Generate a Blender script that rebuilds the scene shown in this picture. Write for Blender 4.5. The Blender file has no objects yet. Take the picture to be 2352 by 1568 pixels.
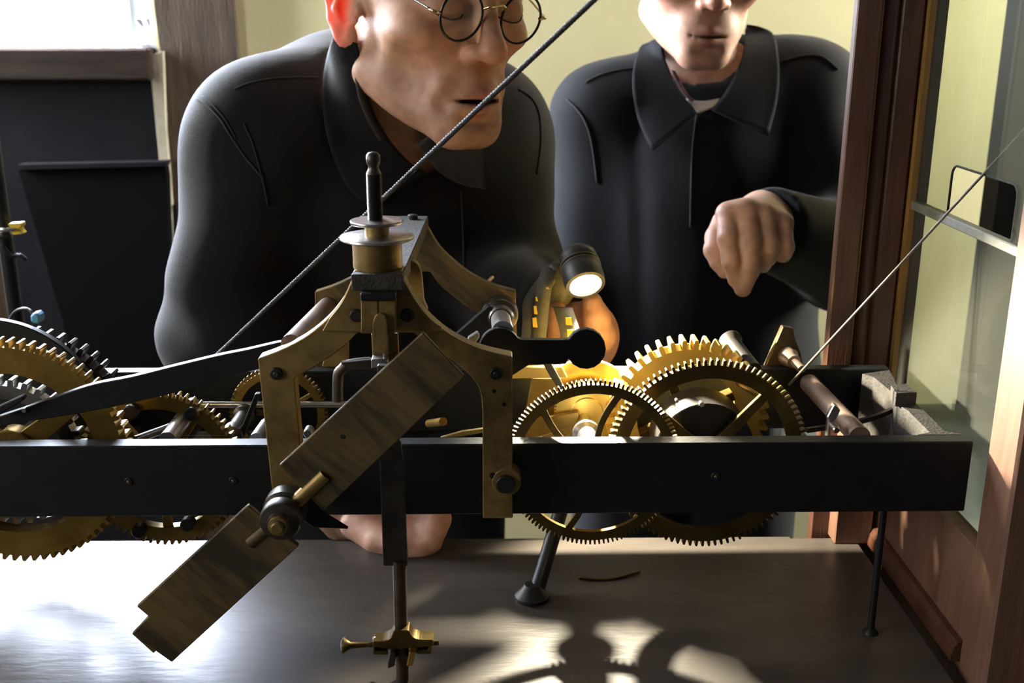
import bpy, bmesh, math, random
import numpy as np
from mathutils import Vector, Matrix

scene = bpy.context.scene
COL = scene.collection
random.seed(7)
np.random.seed(7)

# ------------------------------------------------------------------ camera
FPX = 2450.0
PITCH = math.atan2(739.0, FPX)
YAW = math.radians(0.8)
CAMZ = 1.39
cam_d = bpy.data.cameras.new('camera')
cam_d.sensor_width = 36.0
cam_d.lens = 36.0 * FPX / 2352.0
cam_d.clip_start = 0.02
cam_d.dof.use_dof = True
cam_d.dof.focus_distance = 0.76
cam_d.dof.aperture_fstop = 11.0
cam = bpy.data.objects.new('camera', cam_d)
COL.objects.link(cam)
cam.location = (0, 0, CAMZ)
cam.rotation_euler = (math.pi / 2 - PITCH, 0, -YAW)
scene.camera = cam

# ------------------------------------------------------------------ world, exposure
world = bpy.data.worlds.new('world')
scene.world = world
world.use_nodes = True
world.node_tree.nodes['Background'].inputs[0].default_value = (0.8, 0.9, 1.0, 1)
world.node_tree.nodes['Background'].inputs[1].default_value = 0.02
vs = scene.view_settings
vs.view_transform = 'Standard'
vs.look = 'None'
vs.exposure = 0.0
vs.gamma = 1.0
vs.use_curve_mapping = False

# strengths of the seen window, three added unseen windows and the torch (their builders use these)
WIN1_STRENGTH = 120.0
FILL2_STRENGTH = 13.0
FILL3_STRENGTH = 150.0
FILL4_STRENGTH = 165.0
TORCH_POWER = 34.0

# ------------------------------------------------------------------ pixel <-> world
_cp, _sp = math.cos(PITCH), math.sin(PITCH)
_cy, _sy = math.cos(YAW), math.sin(YAW)
RIGHT = Vector((_cy, -_sy, 0))
FWD = Vector((_sy * _cp, _cy * _cp, -_sp))
UP = Vector((_sy * _sp, _cy * _sp, _cp))
CAM = Vector((0, 0, CAMZ))


def ray(x, y):
    return FWD + RIGHT * ((x - 1176) / FPX) - UP * ((y - 784) / FPX)


def P(x, y, Y=None, Z=None, X=None):
    """the point of the place that the photograph shows at (x, y), on one known plane"""
    d = ray(x, y)
    if Y is not None:
        t = Y / d.y
    elif Z is not None:
        t = (Z - CAMZ) / d.z
    else:
        t = X / d.x
    return CAM + d * t


def mpp(x, y, Y):
    """metres per pixel there"""
    return Y / ray(x, y).y / FPX


ZT = 0.95                      # top of the case floor the movement stands on
ZR = 1.116                     # top of the iron rails
ZB = 1.064                     # their underside
YF, YFB = 0.669, 0.682         # front rail
YR, YRB = 0.826, 0.838         # rear rail

# ------------------------------------------------------------------ materials
MATS = {}


def mat(name, c1, c2=None, rough=0.5, metal=0.0, scale=20.0, stretch=(1, 1, 1), detail=6, bump=0.0,
        bump_scale=None, lo=0.35, hi=0.65, spec=0.5, sheen=0.0, rough2=None, coat=0.0, roty=0.0):
    m = bpy.data.materials.new(name)
    m.use_nodes = True
    nt = m.node_tree
    b = nt.nodes['Principled BSDF']
    b.inputs['Roughness'].default_value = rough
    b.inputs['Metallic'].default_value = metal
    b.inputs['Specular IOR Level'].default_value = spec
    if sheen:
        b.inputs['Sheen Weight'].default_value = sheen
        b.inputs['Sheen Roughness'].default_value = 0.4
    if coat:
        b.inputs['Coat Weight'].default_value = coat
        b.inputs['Coat Roughness'].default_value = 0.2
    tc = nt.nodes.new('ShaderNodeTexCoord')
    geo = nt.nodes.new('ShaderNodeNewGeometry')
    mp = nt.nodes.new('ShaderNodeMapping')
    mp.inputs['Scale'].default_value = stretch
    if roty:
        rm = nt.nodes.new('ShaderNodeVectorRotate')
        rm.rotation_type = 'Y_AXIS'
        rm.inputs['Angle'].default_value = math.radians(roty)
        nt.links.new(geo.outputs['Position'], rm.inputs['Vector'])
        nt.links.new(rm.outputs[0], mp.inputs['Vector'])
    else:
        nt.links.new(geo.outputs['Position'], mp.inputs['Vector'])
    no = nt.nodes.new('ShaderNodeTexNoise')
    no.inputs['Scale'].default_value = scale
    no.inputs['Detail'].default_value = detail
    no.inputs['Roughness'].default_value = 0.65
    nt.links.new(mp.outputs[0], no.inputs['Vector'])
    rp = nt.nodes.new('ShaderNodeValToRGB')
    rp.color_ramp.elements[0].position = lo
    rp.color_ramp.elements[1].position = hi
    rp.color_ramp.elements[0].color = (*c1, 1)
    rp.color_ramp.elements[1].color = (*(c2 or c1), 1)
    nt.links.new(no.outputs['Fac'], rp.inputs['Fac'])
    nt.links.new(rp.outputs[0], b.inputs['Base Color'])
    if rough2 is not None:
        mr = nt.nodes.new('ShaderNodeMapRange')
        mr.inputs[1].default_value = lo
        mr.inputs[2].default_value = hi
        mr.inputs[3].default_value = rough
        mr.inputs[4].default_value = rough2
        nt.links.new(no.outputs['Fac'], mr.inputs[0])
        nt.links.new(mr.outputs[0], b.inputs['Roughness'])
    if bump:
        n2 = nt.nodes.new('ShaderNodeTexNoise')
        n2.inputs['Scale'].default_value = bump_scale or scale * 4
        n2.inputs['Detail'].default_value = 4
        nt.links.new(mp.outputs[0], n2.inputs['Vector'])
        bp = nt.nodes.new('ShaderNodeBump')
        bp.inputs['Strength'].default_value = bump
        bp.inputs['Distance'].default_value = 0.002
        nt.links.new(n2.outputs['Fac'], bp.inputs['Height'])
        nt.links.new(bp.outputs[0], b.inputs['Normal'])
    MATS[name] = m
    return m


def emit_mat(name, col, strength):
    m = bpy.data.materials.new(name)
    m.use_nodes = True
    nt = m.node_tree
    nt.nodes.clear()
    e = nt.nodes.new('ShaderNodeEmission')
    e.inputs[0].default_value = (*col, 1)
    e.inputs[1].default_value = strength
    o = nt.nodes.new('ShaderNodeOutputMaterial')
    nt.links.new(e.outputs[0], o.inputs[0])
    MATS[name] = m
    return m


def glass_mat(name, tint, gloss=0.08, rough=0.03, haze=0.0):
    m = bpy.data.materials.new(name)
    m.use_nodes = True
    nt = m.node_tree
    nt.nodes.clear()
    tr = nt.nodes.new('ShaderNodeBsdfTransparent')
    tr.inputs[0].default_value = (*tint, 1)
    gl = nt.nodes.new('ShaderNodeBsdfGlossy')
    gl.inputs['Roughness'].default_value = rough
    df = nt.nodes.new('ShaderNodeBsdfDiffuse')
    df.inputs[0].default_value = (0.6, 0.62, 0.55, 1)
    lw = nt.nodes.new('ShaderNodeLayerWeight')
    lw.inputs[0].default_value = 0.5
    pw = nt.nodes.new('ShaderNodeMath')
    pw.operation = 'POWER'
    pw.inputs[1].default_value = 5.0
    nt.links.new(lw.outputs['Facing'], pw.inputs[0])
    fr = nt.nodes.new('ShaderNodeMath')
    fr.operation = 'MULTIPLY_ADD'
    fr.inputs[1].default_value = 0.9
    fr.inputs[2].default_value = 0.03
    nt.links.new(pw.outputs[0], fr.inputs[0])
    mx = nt.nodes.new('ShaderNodeMixShader')
    nt.links.new(fr.outputs[0], mx.inputs[0])
    nt.links.new(tr.outputs[0], mx.inputs[1])
    nt.links.new(gl.outputs[0], mx.inputs[2])
    mx2 = nt.nodes.new('ShaderNodeMixShader')
    mx2.inputs[0].default_value = haze
    nt.links.new(mx.outputs[0], mx2.inputs[1])
    nt.links.new(df.outputs[0], mx2.inputs[2])
    o = nt.nodes.new('ShaderNodeOutputMaterial')
    nt.links.new(mx2.outputs[0], o.inputs[0])
    MATS[name] = m
    return m


def skin_mat(name, rough=0.45, sss=0.25):
    m = bpy.data.materials.new(name)
    m.use_nodes = True
    nt = m.node_tree
    b = nt.nodes['Principled BSDF']
    at = nt.nodes.new('ShaderNodeAttribute')
    at.attribute_name = 'tint'
    geo = nt.nodes.new('ShaderNodeNewGeometry')
    no = nt.nodes.new('ShaderNodeTexNoise')
    no.inputs['Scale'].default_value = 90
    no.inputs['Detail'].default_value = 8
    nt.links.new(geo.outputs['Position'], no.inputs['Vector'])
    mr = nt.nodes.new('ShaderNodeMapRange')
    mr.inputs[1].default_value = 0.3
    mr.inputs[2].default_value = 0.7
    mr.inputs[3].default_value = 0.8
    mr.inputs[4].default_value = 1.15
    nt.links.new(no.outputs['Fac'], mr.inputs[0])
    mx = nt.nodes.new('ShaderNodeVectorMath')
    mx.operation = 'SCALE'
    nt.links.new(at.outputs['Color'], mx.inputs[0])
    nt.links.new(mr.outputs[0], mx.inputs['Scale'])
    nt.links.new(mx.outputs[0], b.inputs['Base Color'])
    b.inputs['Roughness'].default_value = rough
    nt.links.new(at.outputs['Alpha'], b.inputs['Subsurface Weight'])
    b.inputs['Subsurface Radius'].default_value = (1.0, 0.25, 0.12)
    b.inputs['Subsurface Scale'].default_value = 0.012
    n2 = nt.nodes.new('ShaderNodeTexNoise')
    n2.inputs['Scale'].default_value = 700
    nt.links.new(geo.outputs['Position'], n2.inputs['Vector'])
    bp = nt.nodes.new('ShaderNodeBump')
    bp.inputs['Strength'].default_value = 0.25
    bp.inputs['Distance'].default_value = 0.001
    nt.links.new(n2.outputs['Fac'], bp.inputs['Height'])
    nt.links.new(bp.outputs[0], b.inputs['Normal'])
    MATS[name] = m
    return m


mat('plaster', (0.74, 0.69, 0.40), (0.82, 0.77, 0.46), 0.9, scale=3.5, bump=0.15, bump_scale=60)
mat('plaster_white', (0.70, 0.69, 0.56), (0.76, 0.75, 0.62), 0.85, scale=5, bump=0.1, bump_scale=70)
mat('plaster_strip', (0.42, 0.39, 0.29), (0.55, 0.51, 0.38), 0.9, scale=30, bump=0.5)
mat('old_timber', (0.05, 0.032, 0.02), (0.11, 0.075, 0.05), 0.8, scale=9, stretch=(6, 6, 0.7), bump=0.6, bump_scale=60)
mat('dark_timber', (0.022, 0.014, 0.010), (0.045, 0.03, 0.022), 0.9, spec=0.2, scale=10, stretch=(0.6, 5, 6), bump=0.5)
mat('dark_board', (0.010, 0.010, 0.013), (0.016, 0.015, 0.018), 0.9, spec=0.1, scale=8)
mat('black_board', (0.002, 0.002, 0.003), (0.003, 0.003, 0.004), 0.9, spec=0.1, scale=8)
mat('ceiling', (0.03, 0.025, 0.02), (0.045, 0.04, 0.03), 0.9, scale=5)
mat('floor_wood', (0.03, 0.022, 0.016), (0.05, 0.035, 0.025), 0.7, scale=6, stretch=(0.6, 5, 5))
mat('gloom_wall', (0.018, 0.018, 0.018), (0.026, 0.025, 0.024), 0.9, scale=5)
mat('mahogany', (0.045, 0.017, 0.010), (0.085, 0.036, 0.022), 0.38, scale=30, stretch=(6, 6, 0.5), bump=0.15, coat=0.2)
mat('mahogany_pale', (0.12, 0.058, 0.038), (0.17, 0.09, 0.06), 0.5, scale=30, stretch=(6, 6, 0.5), bump=0.1)
mat('oak_strip', (0.16, 0.085, 0.02), (0.23, 0.125, 0.03), 0.6, scale=40, stretch=(5, 5, 0.5))
mat('case_floor', (0.036, 0.031, 0.027), (0.060, 0.051, 0.044), 0.42, scale=9, stretch=(0.8, 3, 3), bump=0.15, bump_scale=60, rough2=0.34, spec=0.42)
mat('black_iron', (0.005, 0.0058, 0.0068), (0.008, 0.009, 0.0105), 0.5, scale=60, bump=0.1, spec=0.3)
mat('rusty_iron', (0.014, 0.012, 0.010), (0.035, 0.03, 0.025), 0.75, scale=120, bump=0.4)
mat('steel', (0.42, 0.40, 0.38), (0.55, 0.53, 0.50), 0.32, metal=1.0, scale=60, stretch=(1, 4, 1))
mat('steel_dark', (0.05, 0.045, 0.04), (0.09, 0.08, 0.07), 0.42, metal=0.8, scale=50)
mat('pendulum_steel', (0.05, 0.034, 0.022), (0.09, 0.062, 0.04), 0.42, metal=0.6, scale=60)
mat('bronze_rod', (0.24, 0.175, 0.14), (0.36, 0.27, 0.22), 0.45, metal=0.7, scale=80)
mat('brass_old', (0.10, 0.062, 0.016), (0.27, 0.185, 0.062), 0.48, metal=0.5, scale=38, detail=9, bump=0.12, lo=0.3, hi=0.62)
mat('brass_streak', (0.035, 0.028, 0.015), (0.145, 0.098, 0.034), 0.62, metal=0.35, scale=30, stretch=(0.35, 1, 2.2), roty=-44, bump=0.15, lo=0.38, hi=0.62)
mat('brass_wheel', (0.20, 0.12, 0.022), (0.36, 0.235, 0.055), 0.36, metal=0.75, scale=40, lo=0.3)
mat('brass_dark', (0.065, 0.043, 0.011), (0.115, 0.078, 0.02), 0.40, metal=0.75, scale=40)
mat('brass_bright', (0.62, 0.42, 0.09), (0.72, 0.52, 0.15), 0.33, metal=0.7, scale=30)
mat('screw_black', (0.012, 0.011, 0.010), (0.02, 0.018, 0.016), 0.5, metal=0.3)
mat('hole_dark', (0.004, 0.004, 0.004), None, 0.9)
mat('wear_dark', (0.01, 0.008, 0.006), (0.03, 0.02, 0.012), 0.7)
mat('jacket', (0.005, 0.0052, 0.0065), (0.007, 0.007, 0.0085), 0.85, scale=40, bump=0.35, bump_scale=900, sheen=0.15, spec=0.2)
mat('jacket_navy', (0.006, 0.0068, 0.0095), (0.009, 0.0098, 0.013), 0.85, scale=40, bump=0.35, bump_scale=900, sheen=0.05, spec=0.2)
mat('jacket_seam', (0.014, 0.014, 0.017), (0.022, 0.022, 0.025), 0.9, scale=300)
mat('collar_lining', (0.028, 0.028, 0.028), (0.035, 0.034, 0.034), 0.9, scale=100, sheen=0.1)
mat('knit', (0.016, 0.009, 0.006), (0.024, 0.014, 0.01), 0.95, scale=300)
mat('trousers', (0.010, 0.011, 0.015), (0.014, 0.015, 0.02), 0.9, scale=40)
mat('undershirt', (0.55, 0.52, 0.45), (0.62, 0.6, 0.52), 0.9, scale=80)
mat('check_shirt', (0.06, 0.03, 0.035), (0.14, 0.08, 0.08), 0.9, scale=220)
mat('shoe', (0.01, 0.009, 0.008), (0.015, 0.013, 0.012), 0.5)
mat('hair_grey', (0.05, 0.047, 0.045), (0.14, 0.135, 0.13), 0.7, scale=260, stretch=(1, 1, 0.3), bump=0.6)
mat('hair_black', (0.008, 0.007, 0.006), (0.016, 0.013, 0.011), 0.5, scale=260, stretch=(1, 1, 0.3), bump=0.6)
mat('lash', (0.02, 0.012, 0.01), None, 0.8)
mat('nail', (0.62, 0.40, 0.33), None, 0.35)
mat('rim_black', (0.01, 0.01, 0.012), None, 0.3, metal=0.5)
mat('wire_gold', (0.75, 0.58, 0.30), None, 0.22, metal=1.0)
mat('wire_silver', (0.75, 0.74, 0.72), None, 0.22, metal=1.0)
mat('rope', (0.016, 0.015, 0.015), (0.035, 0.033, 0.034), 0.7, scale=300, bump=0.5)
mat('steel_cable', (0.10, 0.09, 0.075), (0.17, 0.15, 0.12), 0.45, metal=0.6, scale=300)
mat('torch_rubber', (0.016, 0.016, 0.015), (0.024, 0.023, 0.02), 0.5, scale=60)
mat('torch_olive', (0.05, 0.046, 0.028), (0.06, 0.055, 0.034), 0.5, scale=60)
mat('strap_grey', (0.07, 0.07, 0.06), (0.1, 0.1, 0.085), 0.9, scale=400)
mat('yellow_plastic', (0.72, 0.50, 0.02), (0.78, 0.56, 0.03), 0.45)
mat('blue_plastic', (0.05, 0.22, 0.42), (0.07, 0.27, 0.5), 0.5)
mat('aluminium', (0.20, 0.20, 0.16), (0.27, 0.265, 0.21), 0.5, metal=0.4, scale=60)
mat('grey_metal', (0.10, 0.115, 0.13), (0.13, 0.145, 0.16), 0.5, scale=20)
mat('ledge_paint', (0.22, 0.23, 0.19), (0.30, 0.31, 0.26), 0.6, scale=12)
mat('foil', (0.72, 0.74, 0.82), (0.80, 0.82, 0.90), 0.3, metal=0.25, scale=40, bump=0.4)
glass_mat('case_glass', (0.87, 0.89, 0.82), haze=0.03)
glass_mat('lens_glass', (0.97, 0.97, 0.96), haze=0.0)
skin_mat('skin', 0.50, 0.30)
emit_mat('window_daylight', (0.74, 0.82, 1.0), WIN1_STRENGTH)
emit_mat('left_fill', (1.0, 0.94, 0.85), FILL2_STRENGTH)  # this and the next two: glow of the added unseen windows
emit_mat('back_fill', (0.90, 0.94, 1.0), FILL4_STRENGTH)
emit_mat('right_fill', (1.0, 0.96, 0.84), FILL3_STRENGTH)
emit_mat('torch_light', (1.0, 0.93, 0.75), 40.0)

# ------------------------------------------------------------------ object helpers
WLOC = {}


def tag(o, label=None, cat=None, group=None, kind=None):
    if label:
        o['label'] = label
    if cat:
        o['category'] = cat
    if group:
        o['group'] = group
    if kind:
        o['kind'] = kind
    return o


def empty(name, loc, label, cat, group=None):
    o = bpy.data.objects.new(name, None)
    COL.objects.link(o)
    o.empty_display_size = 0.05
    o.location = loc
    WLOC[o.name] = Vector(loc)
    return tag(o, label, cat, group)


def mk(name, verts, faces, material, parent=None, smooth=False, bevel=0.0, auto=None, origin=None):
    """one mesh object from world-space vertices"""
    V = np.asarray([tuple(v) for v in verts], dtype=np.float64) if not isinstance(verts, np.ndarray) else verts
    c = Vector(origin) if origin is not None else Vector(((V.min(0) + V.max(0)) / 2).tolist())
    L = V - np.array(c)
    me = bpy.data.meshes.new(name)
    me.from_pydata(L.tolist(), [], [list(map(int, f)) for f in faces])
    me.materials.append(MATS[material])
    if smooth:
        me.polygons.foreach_set('use_smooth', [True] * len(me.polygons))
    if auto is not None:
        me.set_sharp_from_angle(angle=math.radians(auto))
    me.update()
    o = bpy.data.objects.new(name, me)
    COL.objects.link(o)
    WLOC[o.name] = c
    if parent is not None:
        o.parent = parent
        o.location = c - WLOC[parent.name]
    else:
        o.location = c
    if bevel:
        b = o.modifiers.new('bevel', 'BEVEL')
        b.width = bevel
        b.segments = 1
        b.limit_method = 'ANGLE'
    return o


class MB:
    """collects shapes into one mesh"""

    def __init__(s):
        s.v, s.f = [], []

    def add(s, vs_, fs_):
        n = len(s.v)
        s.v += [tuple(v) for v in vs_]
        s.f += [[i + n for i in f] for f in fs_]
        return s

    def box(s, a, b):
        x0, y0, z0 = a
        x1, y1, z1 = b
        return s.add([(x0, y0, z0), (x1, y0, z0), (x1, y1, z0), (x0, y1, z0), (x0, y0, z1), (x1, y0, z1), (x1, y1, z1), (x0, y1, z1)],
                     [(0, 3, 2, 1), (4, 5, 6, 7), (0, 1, 5, 4), (1, 2, 6, 5), (2, 3, 7, 6), (3, 0, 4, 7)])

    def prism(s, pts, vec):
        """closed polygon (world points) swept along vec"""
        pts = [Vector(p) for p in pts]
        n = len(pts)
        nn = sum((pts[i].cross(pts[(i + 1) % n]) for i in range(n)), Vector())
        if nn.dot(vec) > 0:
            pts = pts[::-1]
        v = pts + [p + vec for p in pts]
        f = [list(range(n)), list(range(2 * n - 1, n - 1, -1))]
        for i in range(n):
            j = (i + 1) % n
            f.append((j, i, i + n, j + n))
        return s.add(v, f)

    def tube(s, pts, r, n=10, caps=True, r_end=None):
        pts = [Vector(p) for p in pts]
        m = len(pts)
        up = None
        rings = []
        for i, p in enumerate(pts):
            if i == 0:
                t = pts[1] - p
            elif i == m - 1:
                t = p - pts[i - 1]
            else:
                t = pts[i + 1] - pts[i - 1]
            t.normalize()
            if up is None:
                up = Vector((0, 0, 1)) if abs(t.z) < 0.9 else Vector((1, 0, 0))
            a = t.cross(up).normalized()
            b = t.cross(a).normalized()
            up = -b if False else up
            rr = r[i] if isinstance(r, (list, tuple)) else (r if r_end is None else r + (r_end - r) * i / (m - 1))
            rings.append([p + (a * math.cos(k * 2 * math.pi / n) + b * math.sin(k * 2 * math.pi / n)) * rr for k in range(n)])
        v = [q for R in rings for q in R]
        f = []
        for i in range(m - 1):
            for k in range(n):
                k2 = (k + 1) % n
                f.append((i * n + k, i * n + k2, (i + 1) * n + k2, (i + 1) * n + k))
        if caps:
            f.append(list(range(n - 1, -1, -1)))
            f.append(list(range((m - 1) * n, m * n)))
        return s.add(v, f)

    def lathe(s, c, axis, prof, n=32):
        """prof: list of (radius, distance along axis)"""
        c = Vector(c)
        axis = Vector(axis).normalized()
        ref = Vector((0, 0, 1)) if abs(axis.z) < 0.9 else Vector((1, 0, 0))
        a = axis.cross(ref).normalized()
        b = axis.cross(a).normalized()
        v, f = [], []
        for (r, h) in prof:
            for k in range(n):
                th = 2 * math.pi * k / n
                v.append(c + axis * h + (a * math.cos(th) + b * math.sin(th)) * max(r, 1e-5))
        m = len(prof)
        for i in range(m - 1):
            for k in range(n):
                k2 = (k + 1) % n
                f.append((i * n + k, i * n + k2, (i + 1) * n + k2, (i + 1) * n + k))
        f.append(list(range(n - 1, -1, -1)))
        f.append(list(range((m - 1) * n, m * n)))
        return s.add(v, f)

    def build(s, name, material, parent=None, **k):
        return mk(name, s.v, s.f, material, parent, **k)


def box(name, a, b, material, parent=None, bevel=0.0):
    return MB().box(a, b).build(name, material, parent, bevel=bevel)


def smooth_line(pts, per=6, closed=False):
    """Catmull-Rom through 2-D or 3-D points"""
    A = [np.array(p, float) for p in pts]
    n = len(A)
    out = []
    rng = range(n) if closed else range(n - 1)
    for i in rng:
        p0 = A[(i - 1) % n] if (closed or i > 0) else A[0]
        p1 = A[i]
        p2 = A[(i + 1) % n]
        p3 = A[(i + 2) % n] if (closed or i + 2 < n) else A[-1]
        for k in range(per):
            t = k / per
            out.append(0.5 * ((2 * p1) + (-p0 + p2) * t + (2 * p0 - 5 * p1 + 4 * p2 - p3) * t * t + (-p0 + 3 * p1 - 3 * p2 + p3) * t ** 3))
    if not closed:
        out.append(A[-1])
    return out


def plate(name, px, Y, thick, material, parent=None, bevel=0.0006, label=None):
    """a flat plate standing in the XZ plane, its outline traced at distance Y"""
    pts = [P(q[0], q[1], Y=Y) for q in px]
    o = MB().prism(pts, Vector((0, thick, 0))).build(name, material, parent, bevel=bevel)
    if label:
        o['label'] = label
    return o


def rod(name, a, b, r, material, parent=None, n=16, r2=None, label=None):
    o = MB().tube([a, b], r, n, r_end=r2).build(name, material, parent, smooth=True, auto=40)
    if label:
        o['label'] = label
    return o


def disc(name, c, r, y0, y1, material, parent=None, n=36, bev=0.0008):
    """a turned disc with its axis along Y, from y0 to y1"""
    d = y1 - y0
    o = MB().lathe((c[0], y0, c[2]), (0, 1, 0), [(r - bev, 0), (r, bev), (r, d - bev), (r - bev, d)], n).build(name, material, parent, smooth=True, auto=35)
    return o

# ================================================================== the room
YW = 1.95
XP0, XP1 = P(364, 60, Y=YW - 0.02).x, P(545, 60, Y=YW - 0.02).x
XWR = P(352, 40, Y=YW).x                    # right edge of the window opening
ZS = P(180, 100, Y=YW).z                    # its sill
ZW1 = ZS + 0.75
XL, XRW, ZC, YFRONT = -1.75, 1.75, 2.5, -1.2


def struct(o, label, name=None):
    o['kind'] = 'structure'
    o['label'] = label
    o['category'] = name or o.name.split('_')[0]
    return o


struct(box('floor', (XL - 0.1, YFRONT - 0.1, -0.1), (XRW + 0.1, YW + 0.2, 0), 'floor_wood'), 'dark wooden floor of the clock room', 'floor')
struct(box('ceiling', (XL - 0.1, YFRONT - 0.1, ZC), (XRW + 0.1, YW + 0.2, ZC + 0.1), 'ceiling'), 'dim ceiling above the clock room', 'ceiling')
wb = MB()
wb.box((XWR, YW, 0), (XRW, YW + 0.12, ZC))
XW0 = -1.22
wb.box((XL, YW, ZS), (XW0, YW + 0.12, ZC))
wb.box((XW0, YW, ZW1), (XWR, YW + 0.12, ZC))
wb.box((XL, YW, 0), (XWR, YW + 0.12, ZS))
struct(wb.build('wall_back', 'plaster'), 'cream yellow plaster wall behind the two people', 'wall')


def side_wall(name, x0, x1, material, label, wins):
    """a side wall with openings for added unseen fill windows: (name, y0, y1, z0, z1, pane material, label)"""
    w = MB()
    y = YFRONT
    for (_, a0, a1, z0, z1, _, _) in wins:
        w.box((x0, y, 0), (x1, a0, ZC)).box((x0, a0, 0), (x1, a1, z0)).box((x0, a0, z1), (x1, a1, ZC))
        y = a1
    w.box((x0, y, 0), (x1, YW + 0.12, ZC))
    struct(w.build(name, material), label, 'wall')
    xm = (x0 + x1) / 2
    inn = 1 if x0 < 0 else -1
    for (wn, a0, a1, z0, z1, pm, wlab) in wins:
        o = struct(MB().box((xm - 0.004, a0, z0), (xm + 0.004, a1, z1)).build(wn, pm), wlab, 'window')  # glowing pane added as fill light, out of view
        f_ = MB()
        xa, xb = sorted((xm + inn * 0.006, xm + inn * 0.03))
        for yy in (a0, a1 - 0.03):
            f_.box((xa, yy, z0), (xb, yy + 0.03, z1))
        for zz in (z0, (z0 + z1) / 2 - 0.015, z1 - 0.03):
            f_.box((xa, a0, zz), (xb, a1, zz + 0.03))
        f_.build('window_frame', 'dark_timber', o)  # frame dressing the added window


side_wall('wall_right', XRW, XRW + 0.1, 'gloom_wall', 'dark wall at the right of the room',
          [('added_window_3', 1.62, 1.93, 1.40, 2.35, 'right_fill', 'added unseen fill window in the right wall beside the back wall')])  # unseen window added to brighten the back wall from the right
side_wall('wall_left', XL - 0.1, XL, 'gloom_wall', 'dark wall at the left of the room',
          [('added_window_2', -0.55, 0.35, 1.2, 2.1, 'left_fill', 'added unseen fill window in the left wall beside the viewer'),  # unseen window added as soft fill from the front left
           ('added_window_4', 1.62, 1.93, 1.30, 2.35, 'back_fill', 'tall added unseen fill window in the left wall beside the back wall')])  # unseen window added to brighten the back wall from the left
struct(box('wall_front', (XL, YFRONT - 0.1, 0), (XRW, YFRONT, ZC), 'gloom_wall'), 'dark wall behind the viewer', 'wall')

# window at the upper left: overexposed daylight pane, timber round it, crinkled foil along its edge
xpr = P(322, 40, Y=YW + 0.05).x
zpb = P(180, 74, Y=YW + 0.05).z
win = struct(MB().box((XW0, YW + 0.05, zpb - 0.05), (xpr + 0.02, YW + 0.055, ZW1)).build('window_1', 'window_daylight'),
             'overexposed white window pane at the upper left edged with crinkled foil', 'window')
sash = MB()
sash.box((xpr - 0.012, YW + 0.03, zpb), (xpr, YW + 0.045, ZW1))
sash.box((XW0, YW + 0.03, zpb - 0.006), (P(292, 80, Y=YW).x, YW + 0.045, zpb + 0.002))
sash.build('window_frame', 'grey_metal', win)


def foil(pts, wid, n, amp, name):
    """crumpled foil ribbon along a world polyline; wid is a world vector across it"""
    v, f = [], []
    A = smooth_line(pts, n)
    for i, p in enumerate(A):
        for j in range(4):
            q = Vector(p) + wid * (j / 3 + random.uniform(-0.12, 0.12)) + Vector((0, -amp * ((i % 3) - 1) * (0.4 + random.random()) * (0.4 + j / 3), 0))
            v.append(q)
    for i in range(len(A) - 1):
        for j in range(3):
            f.append((i * 4 + j, (i + 1) * 4 + j, (i + 1) * 4 + j + 1, i * 4 + j + 1))
    o = mk(name, v, f, 'foil', win)
    s = o.modifiers.new('thick', 'SOLIDIFY')
    s.thickness = 0.001
    return o


foil([P(x, 112 - 4 * (k % 2), Y=YW - 0.005) for k, x in enumerate((-260, -130, 0, 90, 170, 240, 330))], Vector((0, 0.02, 0.022)), 4, 0.006, 'foil_strip')
foil([P(x, 121, Y=YW - 0.012) + Vector((0, 0, z)) for x, z in ((362, 0), (352, 0.04), (350, 0.12), (350, 0.25), (350, 0.45))], Vector((-0.024, 0.01, 0)), 4, 0.006, 'foil_strip')

# timber post beside the window
tp = MB()
zz = np.linspace(0.0, ZC, 26)
ring = []
for k, z in enumerate(zz):
    j0, j1 = random.uniform(-0.005, 0.005), random.uniform(-0.005, 0.005)
    ring += [(XP0 + j0, YW - 0.02, z), (XP1 + j1, YW - 0.02, z), (XP1 + j1, YW, z), (XP0 + j0, YW, z)]
fc = []
for k in range(len(zz) - 1):
    for j in range(4):
        fc.append((k * 4 + j, k * 4 + (j + 1) % 4, (k + 1) * 4 + (j + 1) % 4, (k + 1) * 4 + j))
struct(mk('trim_1', ring, fc, 'old_timber'), 'rough worn timber wall post beside the window', 'post')
struct(MB().box((XL, YW - 0.05, P(150, 186, Y=YW - 0.05).z), (P(343, 150, Y=YW - 0.05).x, YW, P(150, 110, Y=YW - 0.05).z)).build('trim_2', 'dark_timber', bevel=0.004),
       'dark brown timber beam under the window', 'beam')
struct(plate('trim_3', [(342, 126), (374, 118), (381, 300), (391, 420), (404, 640), (388, 640), (372, 430), (352, 230)], YW - 0.03, 0.028, 'plaster_strip'),
       'narrow cracked plaster strip between dark boarding and timber post', 'wall strip')
struct(box('trim_4', (XL, YW - 0.028, 0), (P(352, 300, Y=YW - 0.03).x + 0.02, YW - 0.002, P(150, 186, Y=YW - 0.03).z), 'dark_board'),
       'dark grey boarding below the window beam', 'boarding')
fr = tag(plate('leaning_panel', [(40, 388), (380, 380), (384, 404), (400, 900), (190, 900)], YW - 0.06, 0.02, 'black_board'),
         'black slanting panel leaning against the dark boarding below the window', 'panel')
plate('panel_edge', [(40, 378), (380, 371), (380, 382), (44, 390)], YW - 0.066, 0.028, 'dark_board', fr)

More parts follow.
